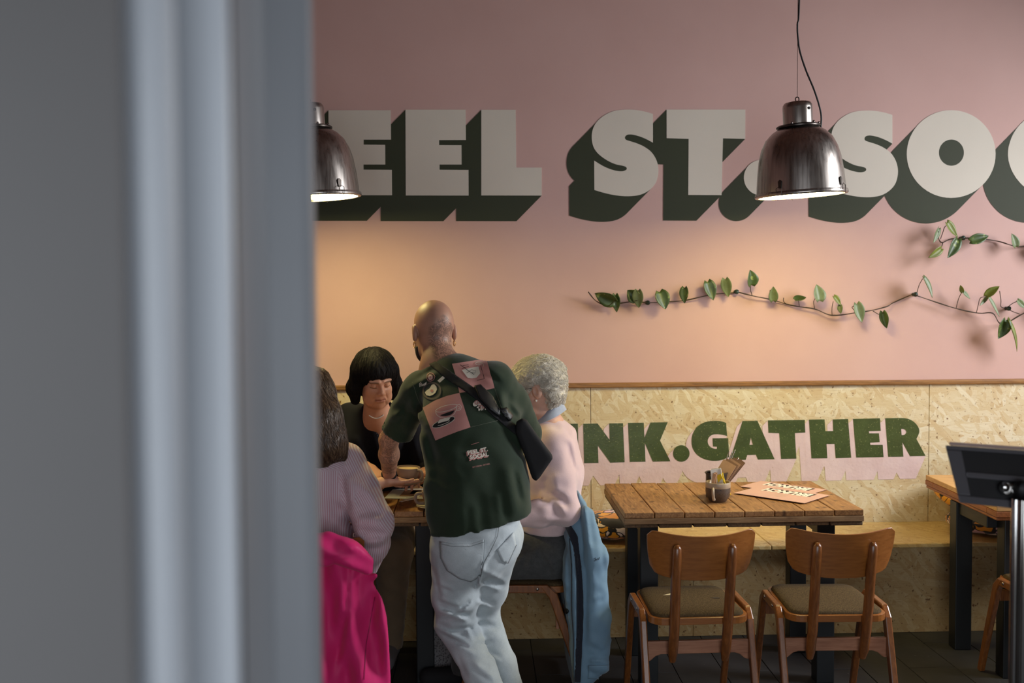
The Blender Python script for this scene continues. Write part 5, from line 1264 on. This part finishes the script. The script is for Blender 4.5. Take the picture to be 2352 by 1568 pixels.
for a_ in (gaR, gaL):
    sdf_obj('shoe', lambda p, a_=a_: smax(cap(p, a_ + (0, -.04, -.045), a_ + (0, .16, -.05), .044, .036), half(p, (0, 0, .001), (0, 0, -1)), .004), a_ - (.08, .12, .1), a_ + (.08, .24, .05), .010, M['black_nylon'], gi)
bz = MB(); wd = unit(gwL - geL); a_ = unit(np.cross(wd, (0, 0, 1))); b_ = np.cross(wd, a_); cc = gwL - wd * .035
for k in range(26): bz.lathe([(0, -.0035), (.003, -.002), (.003, .002), (0, .0035)], n=6, c=cc + .0295 * (a_ * math.cos(2 * PI * k / 26) + b_ * math.sin(2 * PI * k / 26)))
bz.build('bracelet', M['gold'], gi, smooth=True)

# ------------------------------------------------------------------ coats on the chair backs
coat = thing('coat', 'hot pink coat draped over the chair of the person in the striped blouse', 'coat', (-.62, 3.54, .2))
def px2(L, Y): return [(J(x, y, Y)[0], J(x, y, Y)[2]) for x, y in L]
CP = px2([(640, 1240), (700, 1230), (745, 1228), (800, 1240), (846, 1272), (850, 1306), (882, 1314), (869, 1344), (884, 1372), (895, 1420), (901, 1480), (903, 1580), (902, 1660), (640, 1660)], 3.50)
def coat_f(p):
    d2 = polydist(p[:, 0], p[:, 2], CP)
    fy = 3.535 + .022 * np.sin((p[:, 0] + .22 * (p[:, 2] - .5)) * 46 + 1.2 * np.sin(p[:, 2] * 4)) + .004 * np.sin((p[:, 0] - .3 * p[:, 2]) * 90 + 1.0)
    d = smax(d2 + .012, np.abs(p[:, 1] - fy) - .022, .03)
    d = d + folds(p, (((800, 1290), (795, 1400), .010, .030), ((795, 1400), (775, 1520), .010, .026), ((862, 1370), (870, 1560), .010, .014), ((785, 1450), (778, 1560), .012, -.020), ((828, 1300), (845, 1420), .014, -.016), ((855, 1400), (850, 1540), .010, .016)), 0.5)
    return d
co = sdf_obj('body_panel', coat_f, (-.98, 3.42, .05), (-.24, 3.63, .84), .0085, M['pink_coat'], coat)
def hood(p):
    d = chain(p, [J(660, 1262, 3.52), J(740, 1258, 3.50), J(800, 1272, 3.495), J(842, 1298, 3.51)], [.055, .052, .046, .03], .03, (0, 1, 0), .75)
    return d + .006 * np.sin(p[:, 0] * 60 + p[:, 2] * 90) + ridge(p, J(745, 1290, 3.46), J(850, 1262, 3.46), .012, .010)
sdf_obj('collar', hood, (-.90, 3.40, .58), (-.30, 3.62, .90), .0085, M['pink_coat'], coat)
CB = bvh_of(co); decal('seam', None, CB, .002, plain('pink_seam', lin(150, 18, 74), .6), coat, mesh2d=stroke([(862, 1370), (852, 1420), (840, 1480), (836, 1560)], 1.6), step=8)

jacket_b = thing('rain_jacket', 'light blue rain jacket hanging on the chair beside the plank table', 'jacket', (.45, 4.2, .15))
JP = px2([(1326, 1134), (1332, 1130), (1350, 1158), (1372, 1215), (1385, 1290), (1393, 1370), (1399, 1448), (1408, 1463), (1400, 1482), (1396, 1530), (1340, 1580), (1316, 1600), (1306, 1500), (1297, 1400), (1291, 1330), (1292, 1290), (1300, 1262), (1296, 1238), (1302, 1216), (1318, 1190)], 4.02)
def jb(p):
    d2 = polydist(p[:, 0], p[:, 2], JP); taper = np.clip((.78 - p[:, 2]) * .35, 0, .10)
    d = smax(d2 + .006, np.abs(p[:, 1] - 4.20) - .155 - taper, .05)
    d = smin(d, chain(p, [J(1348, 1180, 4.03), J(1366, 1280, 3.98), J(1374, 1420, 3.97), J(1374, 1525, 3.97)], [.030, .046, .048, .044], .03), .012)
    d = d + folds(p, (((1330, 1150), (1345, 1300), .010, .012), ((1340, 1160), (1352, 1260), .008, -.010), ((1312, 1220), (1318, 1340), .008, -.012), ((1306, 1260), (1312, 1480), .008, .012), ((1320, 1240), (1322, 1560), .006, -.010), ((1345, 1300), (1340, 1500), .010, .014), ((1362, 1300), (1372, 1440), .014, -.006), ((1355, 1390), (1385, 1375), .008, .007), ((1350, 1480), (1385, 1500), .009, .008), ((1352, 1515), (1398, 1520), .007, -.012), ((1352, 1540), (1398, 1545), .007, .008), ((1380, 1240), (1390, 1330), .008, .006)), 0.8)
    return d + wob(p, 40, .0018, 1.5)
jbo = sdf_obj('body_panel', jb, (.25, 3.88, .02), (.70, 4.50, .88), .0078, M['blue_shell'], jacket_b)
QB = bvh_of(jbo)
decal('dark_lining', [(1300, 1208), (1312, 1206), (1326, 1232), (1336, 1300), (1339, 1400), (1337, 1500), (1334, 1566), (1321, 1566), (1324, 1440), (1324, 1330), (1318, 1262), (1308, 1228)], QB, .004, M['dark_trim'], jacket_b, thick=.005)
decal('zip', None, QB, .003, M['dark_trim'], jacket_b, mesh2d=stroke([(1309, 1236), (1314, 1300), (1314, 1400), (1319, 1470), (1317, 1566)], 1.8), step=8)
decal('popper', circ(1302, 1403, 5.5, n=12), QB, .004, M['black_plastic'], jacket_b, thick=.004)
decal('embroidery', None, QB, .002, M['dark_trim'], jacket_b, mesh2d=merge2d(stroke([(1364, 1283), (1368, 1280), (1367, 1287), (1364, 1288)], 1.3), stroke([(1370, 1287), (1372, 1281), (1374, 1286), (1377, 1279)], 1.1), stroke([(1366, 1284), (1376, 1283)], .9)), step=8)
for k, (x0, x1, y0, y1) in enumerate(((1352, 1396, 1527, 1556),)):
    cu_ = decal('cuff', [(x0, y0), (x1, y0 - 1), (x1 + 1, y1), (x0 - 2, y1 + 1)], QB, .004, M['blue_shell'], jacket_b, thick=.006)
# ------------------------------------------------------------------ things on the menu table
M['enamel'] = plain('black_enamel', lin(30, 29, 30), .3, .2, 20)
t = NT('brown_stoneware', rough=.5); v = t.coord(); t.col(t.mix(t.ramp(t.noise(v, 300, 2), [(.6, (0, 0, 0)), (.66, (1, 1, 1))]), t.ramp(t.noise(v, 20, 3), [(.3, lin(66, 52, 42)), (.7, lin(92, 74, 60))]), lin(30, 24, 20))); M['stoneware'] = t.m
M['stone_band'] = plain('pale_glaze', lin(172, 152, 128), .4, .15, 40)
M['kraft'] = plain('kraft_paper', lin(196, 156, 122), .85, .12, 30)
M['kraft_dark'] = plain('kraft_paper_brown', lin(150, 116, 90), .85, .12, 30)  # browner paper of the darker napkins
M['paper'] = plain('white_paper', lin(226, 222, 212), .8, .04)
M['yellow'] = plain('yellow_sachet', lin(232, 200, 40), .7, .05)
M['salmon'] = plain('salmon_card', lin(206, 164, 150), .6, .04)
M['ink_dark'] = plain('dark_print', lin(60, 38, 36), .6)
M['cutlery'] = plain('cutlery_steel', lin(170, 166, 162), .25, .1, 30, metal=1.0)
M['cup_grey'] = plain('warm_grey_glaze', lin(150, 132, 120), .35, .12, 14)
M['coffee'] = plain('milk_foam', lin(226, 196, 148), .6, .12, 60)
M['saucer'] = plain('saucer_glaze', lin(170, 156, 140), .35, .1, 14)
def cup_shape(r0, r1, h, th=.004):
    out = [(0, 0), (r0 * .8, 0), (r0, .004), (r0 * 1.08 + (r1 - r0) * .3, h * .3), (r1 * .985, h * .75), (r1, h)]
    inn = [(r1 - th, h), (r1 * .985 - th, h * .75), (r0 * 1.0, h * .3), (0, .006)]
    return out + inn
mug = at_Z(1645, 1141, .75)
mt = local(thing('enamel_mug', 'black enamel mug on the plank table stuffed with napkins and cutlery', 'mug', tuple(mug)))
MB().lathe([(0, 0), (.043, 0), (.045, .004), (.0455, .10), (.0455, .104), (.050, .106), (.0505, .109), (.048, .111), (.043, .107), (.042, .01), (0, .008)], n=36).build('body', M['enamel'], mt, smooth=True, angle=50)
hd = MB(); hd.tube(catmull([(-.010, .045, .09), (-.012, .075, .085), (-.012, .080, .05), (-.010, .045, .025)], 6), .005, 8); hd.build('handle', M['enamel'], mt, smooth=True)
bowl = at_Z(1649, 1151, .75)
bt = local(thing('sugar_bowl', 'small brown stoneware cup of sugar sachets on the plank table', 'cup', tuple(bowl)))
MB().lathe([(0, 0), (.030, 0), (.036, .004), (.049, .025), (.053, .045), (.0525, .062)], n=36).build('body', M['stoneware'], bt, smooth=True)
MB().lathe([(.0525, .062), (.0535, .064), (.0530, .082), (.0515, .086), (.049, .085), (.048, .06), (.040, .02), (0, .012)], n=36).build('band', M['stone_band'], bt, smooth=True)
hd = MB(); hd.tube(catmull([(-.030, -.040, .062), (-.036, -.062, .060), (-.037, -.068, .042), (-.033, -.058, .022), (-.026, -.042, .018)], 6), .0062, 8, flat=1.3); hd.build('handle', M['stone_band'], bt, smooth=True)
r_ = random.Random(3)
def plate(name, label, cat, grp, c, u, v_, w, h, th, mat):
    c, u = np.array(c), unit(u); v_ = np.array(v_) - u * np.dot(v_, u); v_ = unit(v_); n = np.cross(u, v_)
    mb = MB(); P = [(-w / 2, 0), (w / 2, 0), (w / 2, h), (-w / 2, h)]
    mb.prism(P, lambda p: c + u * p[0] + v_ * p[1] - n * th / 2, lambda p: c + u * p[0] + v_ * p[1] + n * th / 2)
    o = mb.build(name, mat, origin=tuple(c)); return tag(o, label, cat, grp)
for i in range(9):
    white_ = i in (4, 5); yel = i in (6, 7, 8)
    c = bowl + np.array([-.034 + .0085 * i, .006 * math.sin(i * 2.1), .022])
    plate('sugar_sachet', 'yellow sugar sachet in the small stoneware cup' if yel else ('wide white sugar sachet in the small stoneware cup' if white_ else 'slim kraft sugar stick in the small stoneware cup'), 'sachet', 'sugar sachets in the stoneware cup', c, (1, r_.uniform(-.9, .2), .1 * i - .3), (.09 * (i - 4) / 3, -.1 + r_.uniform(-.15, .2), 1), .045 if (white_ or yel) else .012, .108 + (.010 if white_ else 0) - (.012 if yel else 0) + r_.uniform(-.005, .005), .0025, M['yellow'] if yel else M['paper'] if white_ else M['kraft'])
for i in range(5):
    c = mug + np.array([-.006 + .008 * i, -.012 + .007 * i, .050])
    plate('paper_napkin', ['pale kraft napkin lying foremost of the fan in the black enamel mug', 'brown napkin tucked right behind the foremost pale napkin in the mug', 'pale kraft napkin in the middle of the fan in the black enamel mug', 'brown napkin behind the middle pale napkin in the mug', 'brown napkin at the very back of the fan in the mug, beside the cutlery'][i], 'napkin', 'napkins in the enamel mug', c, (.75 + .12 * i * 0, -.55, -.42 - .05 * i), (.40 + .05 * (4 - i), .12, .88), .064 - .005 * i, .122 + .005 * i, .0030, M['kraft'] if i in (0, 2) else M['kraft_dark'])
for i in range(4):
    a = mug + np.array([.0 + .006 * i, .022, .02]); b = mug + np.array([.066 + .013 * i, .030 - .01 * (i % 2), .200 + .012 * (i % 3) - .01 * i]); mb = MB()
    pts = [a + (b - a) * k / 8 for k in range(9)]
    mb.tube(pts, [.002, .002, .0022, .0025, .0030, .0036, .0044, .0052, .003], 8, flat=.45); o = mb.build('fork', M['cutlery'], origin=tuple(a), smooth=True); tag(o, 'steel cutlery handle sticking out of the black enamel mug', 'cutlery', 'cutlery in the enamel mug')
# menus
def menu(label, corners, z):
    C = [at_Z(x, y, z) for x, y in corners]; c = sum(C) / 4
    L_, T_, R_, B_ = C; u = unit(((L_ - T_) + (B_ - R_)) / 2 * 1.0); w = (np.linalg.norm(L_ - T_) + np.linalg.norm(B_ - R_)) / 2
    ln = unit(((L_ - B_) + (T_ - R_)) / 2); ln = unit(ln - u * np.dot(ln, u)); l = (np.linalg.norm(L_ - B_) + np.linalg.norm(T_ - R_)) / 2
    t_ = thing('menu_card', label, 'menu', tuple(c), group='pink menus on the plank table'); mb = MB()
    f = lambda a, b, h: c + ln * a + u * b + np.array([0, 0, h])
    mb.prism([(-l / 2, -w / 2), (l / 2, -w / 2), (l / 2, w / 2), (-l / 2, w / 2)], lambda p: f(p[0], p[1], 0), lambda p: f(p[0], p[1], .0009)); mb.build('card', M['salmon'], t_)
    v, fc = text_polys('BRUNCH', .05); x0, x1 = min(p[0] for p in v), max(p[0] for p in v); sc = l * .66 / (x1 - x0)
    for dx, dz, m_ in ((.010, .0011, 'ink_dark'), (.007, .00112, 'ink_dark'), (.0035, .00115, 'ink_dark'), (0, .0013, 'paper')):
        mb = MB(); mb.add([f((p[0] - (x0 + x1) / 2) * sc * 1.0 - dx, (p[1] * sc * 1.55) - w * .22 - dx * .9, dz) for p in v], fc); mb.build('lettering', M[m_], t_)
    for k in range(3):
        mb = MB(); b0 = w * (.05 + .1 * k); mb.add([f(-l * .12 + q[0], b0 + q[1], .0011) for q in ((0, 0), (l * (.2 - .04 * k), 0), (l * (.2 - .04 * k), .004), (0, .004))], [(0, 1, 2, 3)]); mb.build('lettering', M['stone_band'], t_)
    return t_
menu('salmon pink brunch menu lying underneath another menu on the plank table', [(1694.7, 1118), (1744, 1105.7), (1902, 1122.5), (1857, 1137)], .7535)
menu('salmon pink brunch menu lying on top of another menu on the plank table', [(1692, 1131.5), (1747, 1114.5), (1907, 1138), (1841, 1156)], .7555)

# ------------------------------------------------------------------ things on the group's table
def coffee(label, c, rot, slabel=None, tilt=0.0):
    Rm = Matrix.Rotation(tilt, 4, 'Y')
    s = MB(); s.lathe([(0, 0), (.035, 0), (.05, .004), (.074, .012), (.075, .014), (.05, .008), (0, .006)], n=40, M=Matrix.Translation(c) @ Rm); o = s.build('saucer', M['saucer'], origin=tuple(c), smooth=True); tag(o, slabel, 'saucer')
    c = np.array(c) + np.array([0, 0, .0075]); t_ = local(thing('coffee_cup', label, 'cup', tuple(c), rot))
    MB().lathe(cup_shape(.032, .0515, .066), n=40, M=Rm).build('body', M['cup_grey'], t_, smooth=True, angle=60)
    o = MB().lathe([(0, .0595), (.03, .0595), (.0475, .059)], n=36, M=Rm).build('coffee', M['coffee'], t_, smooth=True); o['label'] = 'foam topped coffee'
    h = MB(); h.tube(catmull([(-.046, 0, .056), (-.072, 0, .054), (-.078, 0, .032), (-.066, 0, .016), (-.040, 0, .014)], 6), .0055, 8, flat=1.3); h.build('handle', M['cup_grey'], t_, smooth=True)
    return t_
c1 = at_Y(937, 1111, 4.31); coffee('grey coffee cup being set down between the hands over the table', c1, -.6 + PI, 'saucer carried in the hands under the grey coffee cup', -.05)
c2 = at_Z(997, 1166, .752); coffee('grey coffee cup standing on the table beside the paper card', c2, .15, 'saucer on the table beside the paper card')
cd = [at_Z(x, y, .7525) for x, y in ((883, 1144), (903, 1123), (985, 1122), (978, 1146))]; cz = sum(cd) / 4
ct = thing('paper_card', 'white printed card lying on the table below the coffee cups', 'card', tuple(cz)); MB().add(cd + [q + (0, 0, .0012) for q in cd], [(0, 1, 2, 3), (4, 7, 6, 5), (0, 4, 5, 1), (1, 5, 6, 2), (2, 6, 7, 3), (3, 7, 4, 0)]).build('card', M['paper'], ct)
def cq(u, v_): return cd[0] * (1 - u) * (1 - v_) + cd[3] * u * (1 - v_) + cd[1] * (1 - u) * v_ + cd[2] * u * v_ + np.array([0, 0, .0016])
MB().add([cq(.32, .2), cq(1, .2), cq(1, .85), cq(.36, .85)], [(0, 1, 2, 3)]).build('printed_photo', M['kraft'], ct); MB().add([cq(.55, .45), cq(1, .45), cq(1, .8), cq(.58, .8)], [(0, 1, 2, 3)]).build('printed_photo', M['ink_dark'], ct)
for i in range(5):
    a = at_Z(918 + 4 * i, 1151 - 2.2 * i + (i % 2) * 3, .7550 + .0004 * i); b = at_Z(952 + 3 * i, 1146 - 2 * i, .7552 + .0004 * i); mb = MB(); mb.tube([a, (a + b) / 2, b], .0030, 6, flat=.5); o = mb.build('sugar_stick', M['paper'], origin=tuple(a)); tag(o, 'paper sugar stick lying beside the printed card', 'sachet', 'loose sugar sticks on the table')

# ------------------------------------------------------------------ cushions on the bench
t = NT('swirl_print_fabric', rough=.8, sheen=.2); v = t.coord('Object', (1, 1, 1.3), rnd=True)
wn = t.n('TexNoise'); wn.inputs['Scale'].default_value = 9; t.l(v, wn.inputs['Vector']); wa = t.n('VectorMath', operation='MULTIPLY_ADD'); wa.inputs[1].default_value = (.16, .16, .16); t.l(wn.outputs['Color'], wa.inputs[0]); t.l(v, wa.inputs[2])
vo = t.n('TexVoronoi'); vo.inputs['Scale'].default_value = 17; t.l(wa.outputs[0], vo.inputs['Vector']); ve = t.n('TexVoronoi', feature='DISTANCE_TO_EDGE'); ve.inputs['Scale'].default_value = 17; t.l(wa.outputs[0], ve.inputs['Vector'])
sc_ = t.n('SeparateColor'); t.l(vo.outputs['Color'], sc_.inputs[0]); r = t.ramp(sc_.outputs[0], [(0, lin(222, 150, 30)), (.36, lin(236, 214, 196)), (.62, lin(26, 22, 26)), (.76, lin(214, 164, 168)), (.86, lin(206, 130, 24))])
for nd in t.t.nodes:
    if nd.type == 'VALTORGB' and len(nd.color_ramp.elements) == 5: nd.color_ramp.interpolation = 'CONSTANT'
t.col(t.mix(t.ramp(ve.outputs['Distance'], [(.05, (1, 1, 1)), (.09, (0, 0, 0))]), r, lin(20, 17, 20))); M['swirl'] = t.m
def cushion(label, c, sx, sy, sz, rz, tilt=0):
    c = np.array(c); o_ = local(thing('cushion', label, 'cushion', tuple(c), rz, 'swirl print bench cushions'))
    def f(p):
        q = p.copy(); u = np.abs(q[:, 0] / sx); v_ = np.abs(q[:, 1] / sy); e = (u ** 2.6 + v_ ** 2.6) ** (1 / 2.6)
        th = sz * np.sqrt(np.clip(1.03 - e ** 2.2, 0.0, 1)) + .004
        return np.maximum((np.abs(q[:, 2]) - th) * .6, (e - 1) * min(sx, sy)) + .004 * np.sin(q[:, 0] * 40) * np.sin(q[:, 1] * 33) * .6
    V, Fq = mesh_sdf(f, (-sx - .02, -sy - .02, -sz - .02), (sx + .02, sy + .02, sz + .02), .009)
    cT, sT = math.cos(tilt), math.sin(tilt); V = np.stack([V[:, 0], V[:, 1] * cT - V[:, 2] * sT, V[:, 1] * sT + V[:, 2] * cT], 1)
    ob = raw_obj('cover', V, Fq, M['swirl'], o_); return o_
cushion('swirl print cushion lying flat on the bench beside the blue jacket', (.66, 4.90, .512), .20, .19, .052, .15)
cushion('swirl print cushion lying flat on the bench at the foot of its pair', (2.56, 4.88, .501), .21, .19, .042, -.1)
cushion('swirl print cushion resting on top of the other cushion, tilted to the wall', (2.50, 4.97, .622), .19, .14, .042, .2, .42)

# ------------------------------------------------------------------ tablet stand at the right
M['tablet_black'] = plain('matte_black_casing', lin(13, 11, 14), .6, .1, 10)
M['tablet_frame'] = plain('dark_grey_frame', lin(74, 72, 76), .45, .1, 10)
M['chrome'] = plain('chrome', lin(200, 198, 196), .12, .03, 10, metal=1.0)
PYv = 2.45
sc0 = at_Y(2352, 1112, PYv); ts = thing('tablet_stand', 'black tablet on a chrome pole stand, its back towards the room', 'tablet stand', (sc0[0], PYv, 0))
def tq(px, py, dy): return at_Y(px, py, PYv + dy)
TC = [(2171, 1022), (2520, 1046), (2500, 1186), (2204, 1154)]
def quadmap(a, b, dy):      # a across, b down, on the slanted tablet back
    x = (TC[0][0] * (1 - a) + TC[1][0] * a) * (1 - b) + (TC[3][0] * (1 - a) + TC[2][0] * a) * b
    y = (TC[0][1] * (1 - a) + TC[1][1] * a) * (1 - b) + (TC[3][1] * (1 - a) + TC[2][1] * a) * b
    return tq(x, y, dy + .05 * (1 - b))
def slab(a0, a1, b0, b1, d0, d1, name, mat, bev=.003):
    mb = MB(); mb.prism([(a0, b0), (a1, b0), (a1, b1), (a0, b1)], lambda p: quadmap(p[0], p[1], d0), lambda p: quadmap(p[0], p[1], d1)); return mb.build(name, mat, ts, bevel=bev)
slab(0, 1, 0, 1, .0, .022, 'tablet', M['tablet_black'], .004)
slab(.01, .99, .02, .98, .0225, .024, 'screen', plain('dark_screen_glass', lin(14, 14, 18), .08), .0)
slab(0, 1, 0, .07, -.007, .0, 'casing_edge', M['tablet_frame']); slab(0, 1, .86, 1, -.007, .0, 'casing_edge', M['tablet_frame']); slab(0, .10, .07, .86, -.007, .0, 'casing_edge', M['tablet_frame']); slab(.90, 1, .07, .86, -.007, .0, 'casing_edge', M['tablet_frame'])
slab(.10, .90, .44, .54, -.010, .0, 'cross_bar', M['tablet_frame'])
slab(.03, .99, -.065, -.004, -.004, .018, 'top_edge', plain('bronze_edge', lin(160, 138, 130), .4), .003)
k = MB(); k.lathe([(0, -.02), (.012, -.018), (.016, -.008), (.016, .012)], n=18, c=tq(2313, 1121, -.006), M=Matrix.Rotation(PI / 2, 4, 'X')); k.build('knob', M['chrome'], ts, smooth=True)
k = MB(); k.lathe([(.0, -.022), (.020, -.020), (.026, 0), (.026, .02)], n=20, c=tq(2352, 1124, -.02), M=Matrix.Rotation(PI / 2, 4, 'X')); k.build('joint', M['tablet_black'], ts, smooth=True)
px_ = at_Y(2349, 1150, PYv - .02); pole = MB(); nn = 48; prof = []
for kk in range(nn):     # fluted chrome pole
    a = 2 * PI * kk / nn; rr = .0265 - (.0030 if kk % 4 == 0 else 0); prof.append((px_[0] + rr * math.cos(a), px_[1] + rr * math.sin(a)))
pole.prism(prof, lambda p: (p[0], p[1], .02), lambda p: (p[0], p[1], px_[2] + .005)); pole.build('pole', M['chrome'], ts)
b = MB(); b.lathe([(0, 0), (.19, 0), (.19, .012), (.17, .02), (.04, .024), (.0, .024)], n=40, c=(px_[0], px_[1], 0)); b.build('base', M['tablet_black'], ts, smooth=True, angle=40)

# ------------------------------------------------------------------ a woven bag under the group's table
t = NT('grey_knit_bag', rough=.9); v = t.coord(); w = t.n('TexVoronoi'); w.inputs['Scale'].default_value = 130; t.l(v, w.inputs['Vector']); t.col(t.ramp(w.outputs['Distance'], [(.1, lin(62, 60, 62)), (.6, lin(128, 126, 128))])); M['bag_knit'] = t.m
bc = at_Z(1022, 1600, .02); bg = thing('tote_bag', 'grey woven tote bag standing on the floor under the table', 'bag', (bc[0], 4.30, 0))
def tote(p):
    q = p - V3((bc[0] + .01, 4.30, .13)); d = np.maximum(np.abs(q[:, 0]) - .075 - .08 * q[:, 2], np.maximum(np.abs(q[:, 1]) - .09, np.abs(q[:, 2]) - .125)); return smax(d, d - .01, .02) + wob(p, 30, .006)
sdf_obj('body', tote, (bc[0] - .16, 4.14, 0.002), (bc[0] + .18, 4.46, .32), .010, M['bag_knit'], bg)
hn_ = MB(); hn_.tube(catmull([(bc[0] - .05, 4.24, .24), (bc[0] - .04, 4.23, .33), (bc[0] + .05, 4.23, .33), (bc[0] + .06, 4.24, .24)], 6), .006, 8); hn_.build('handle', M['black_nylon'], bg, smooth=True)
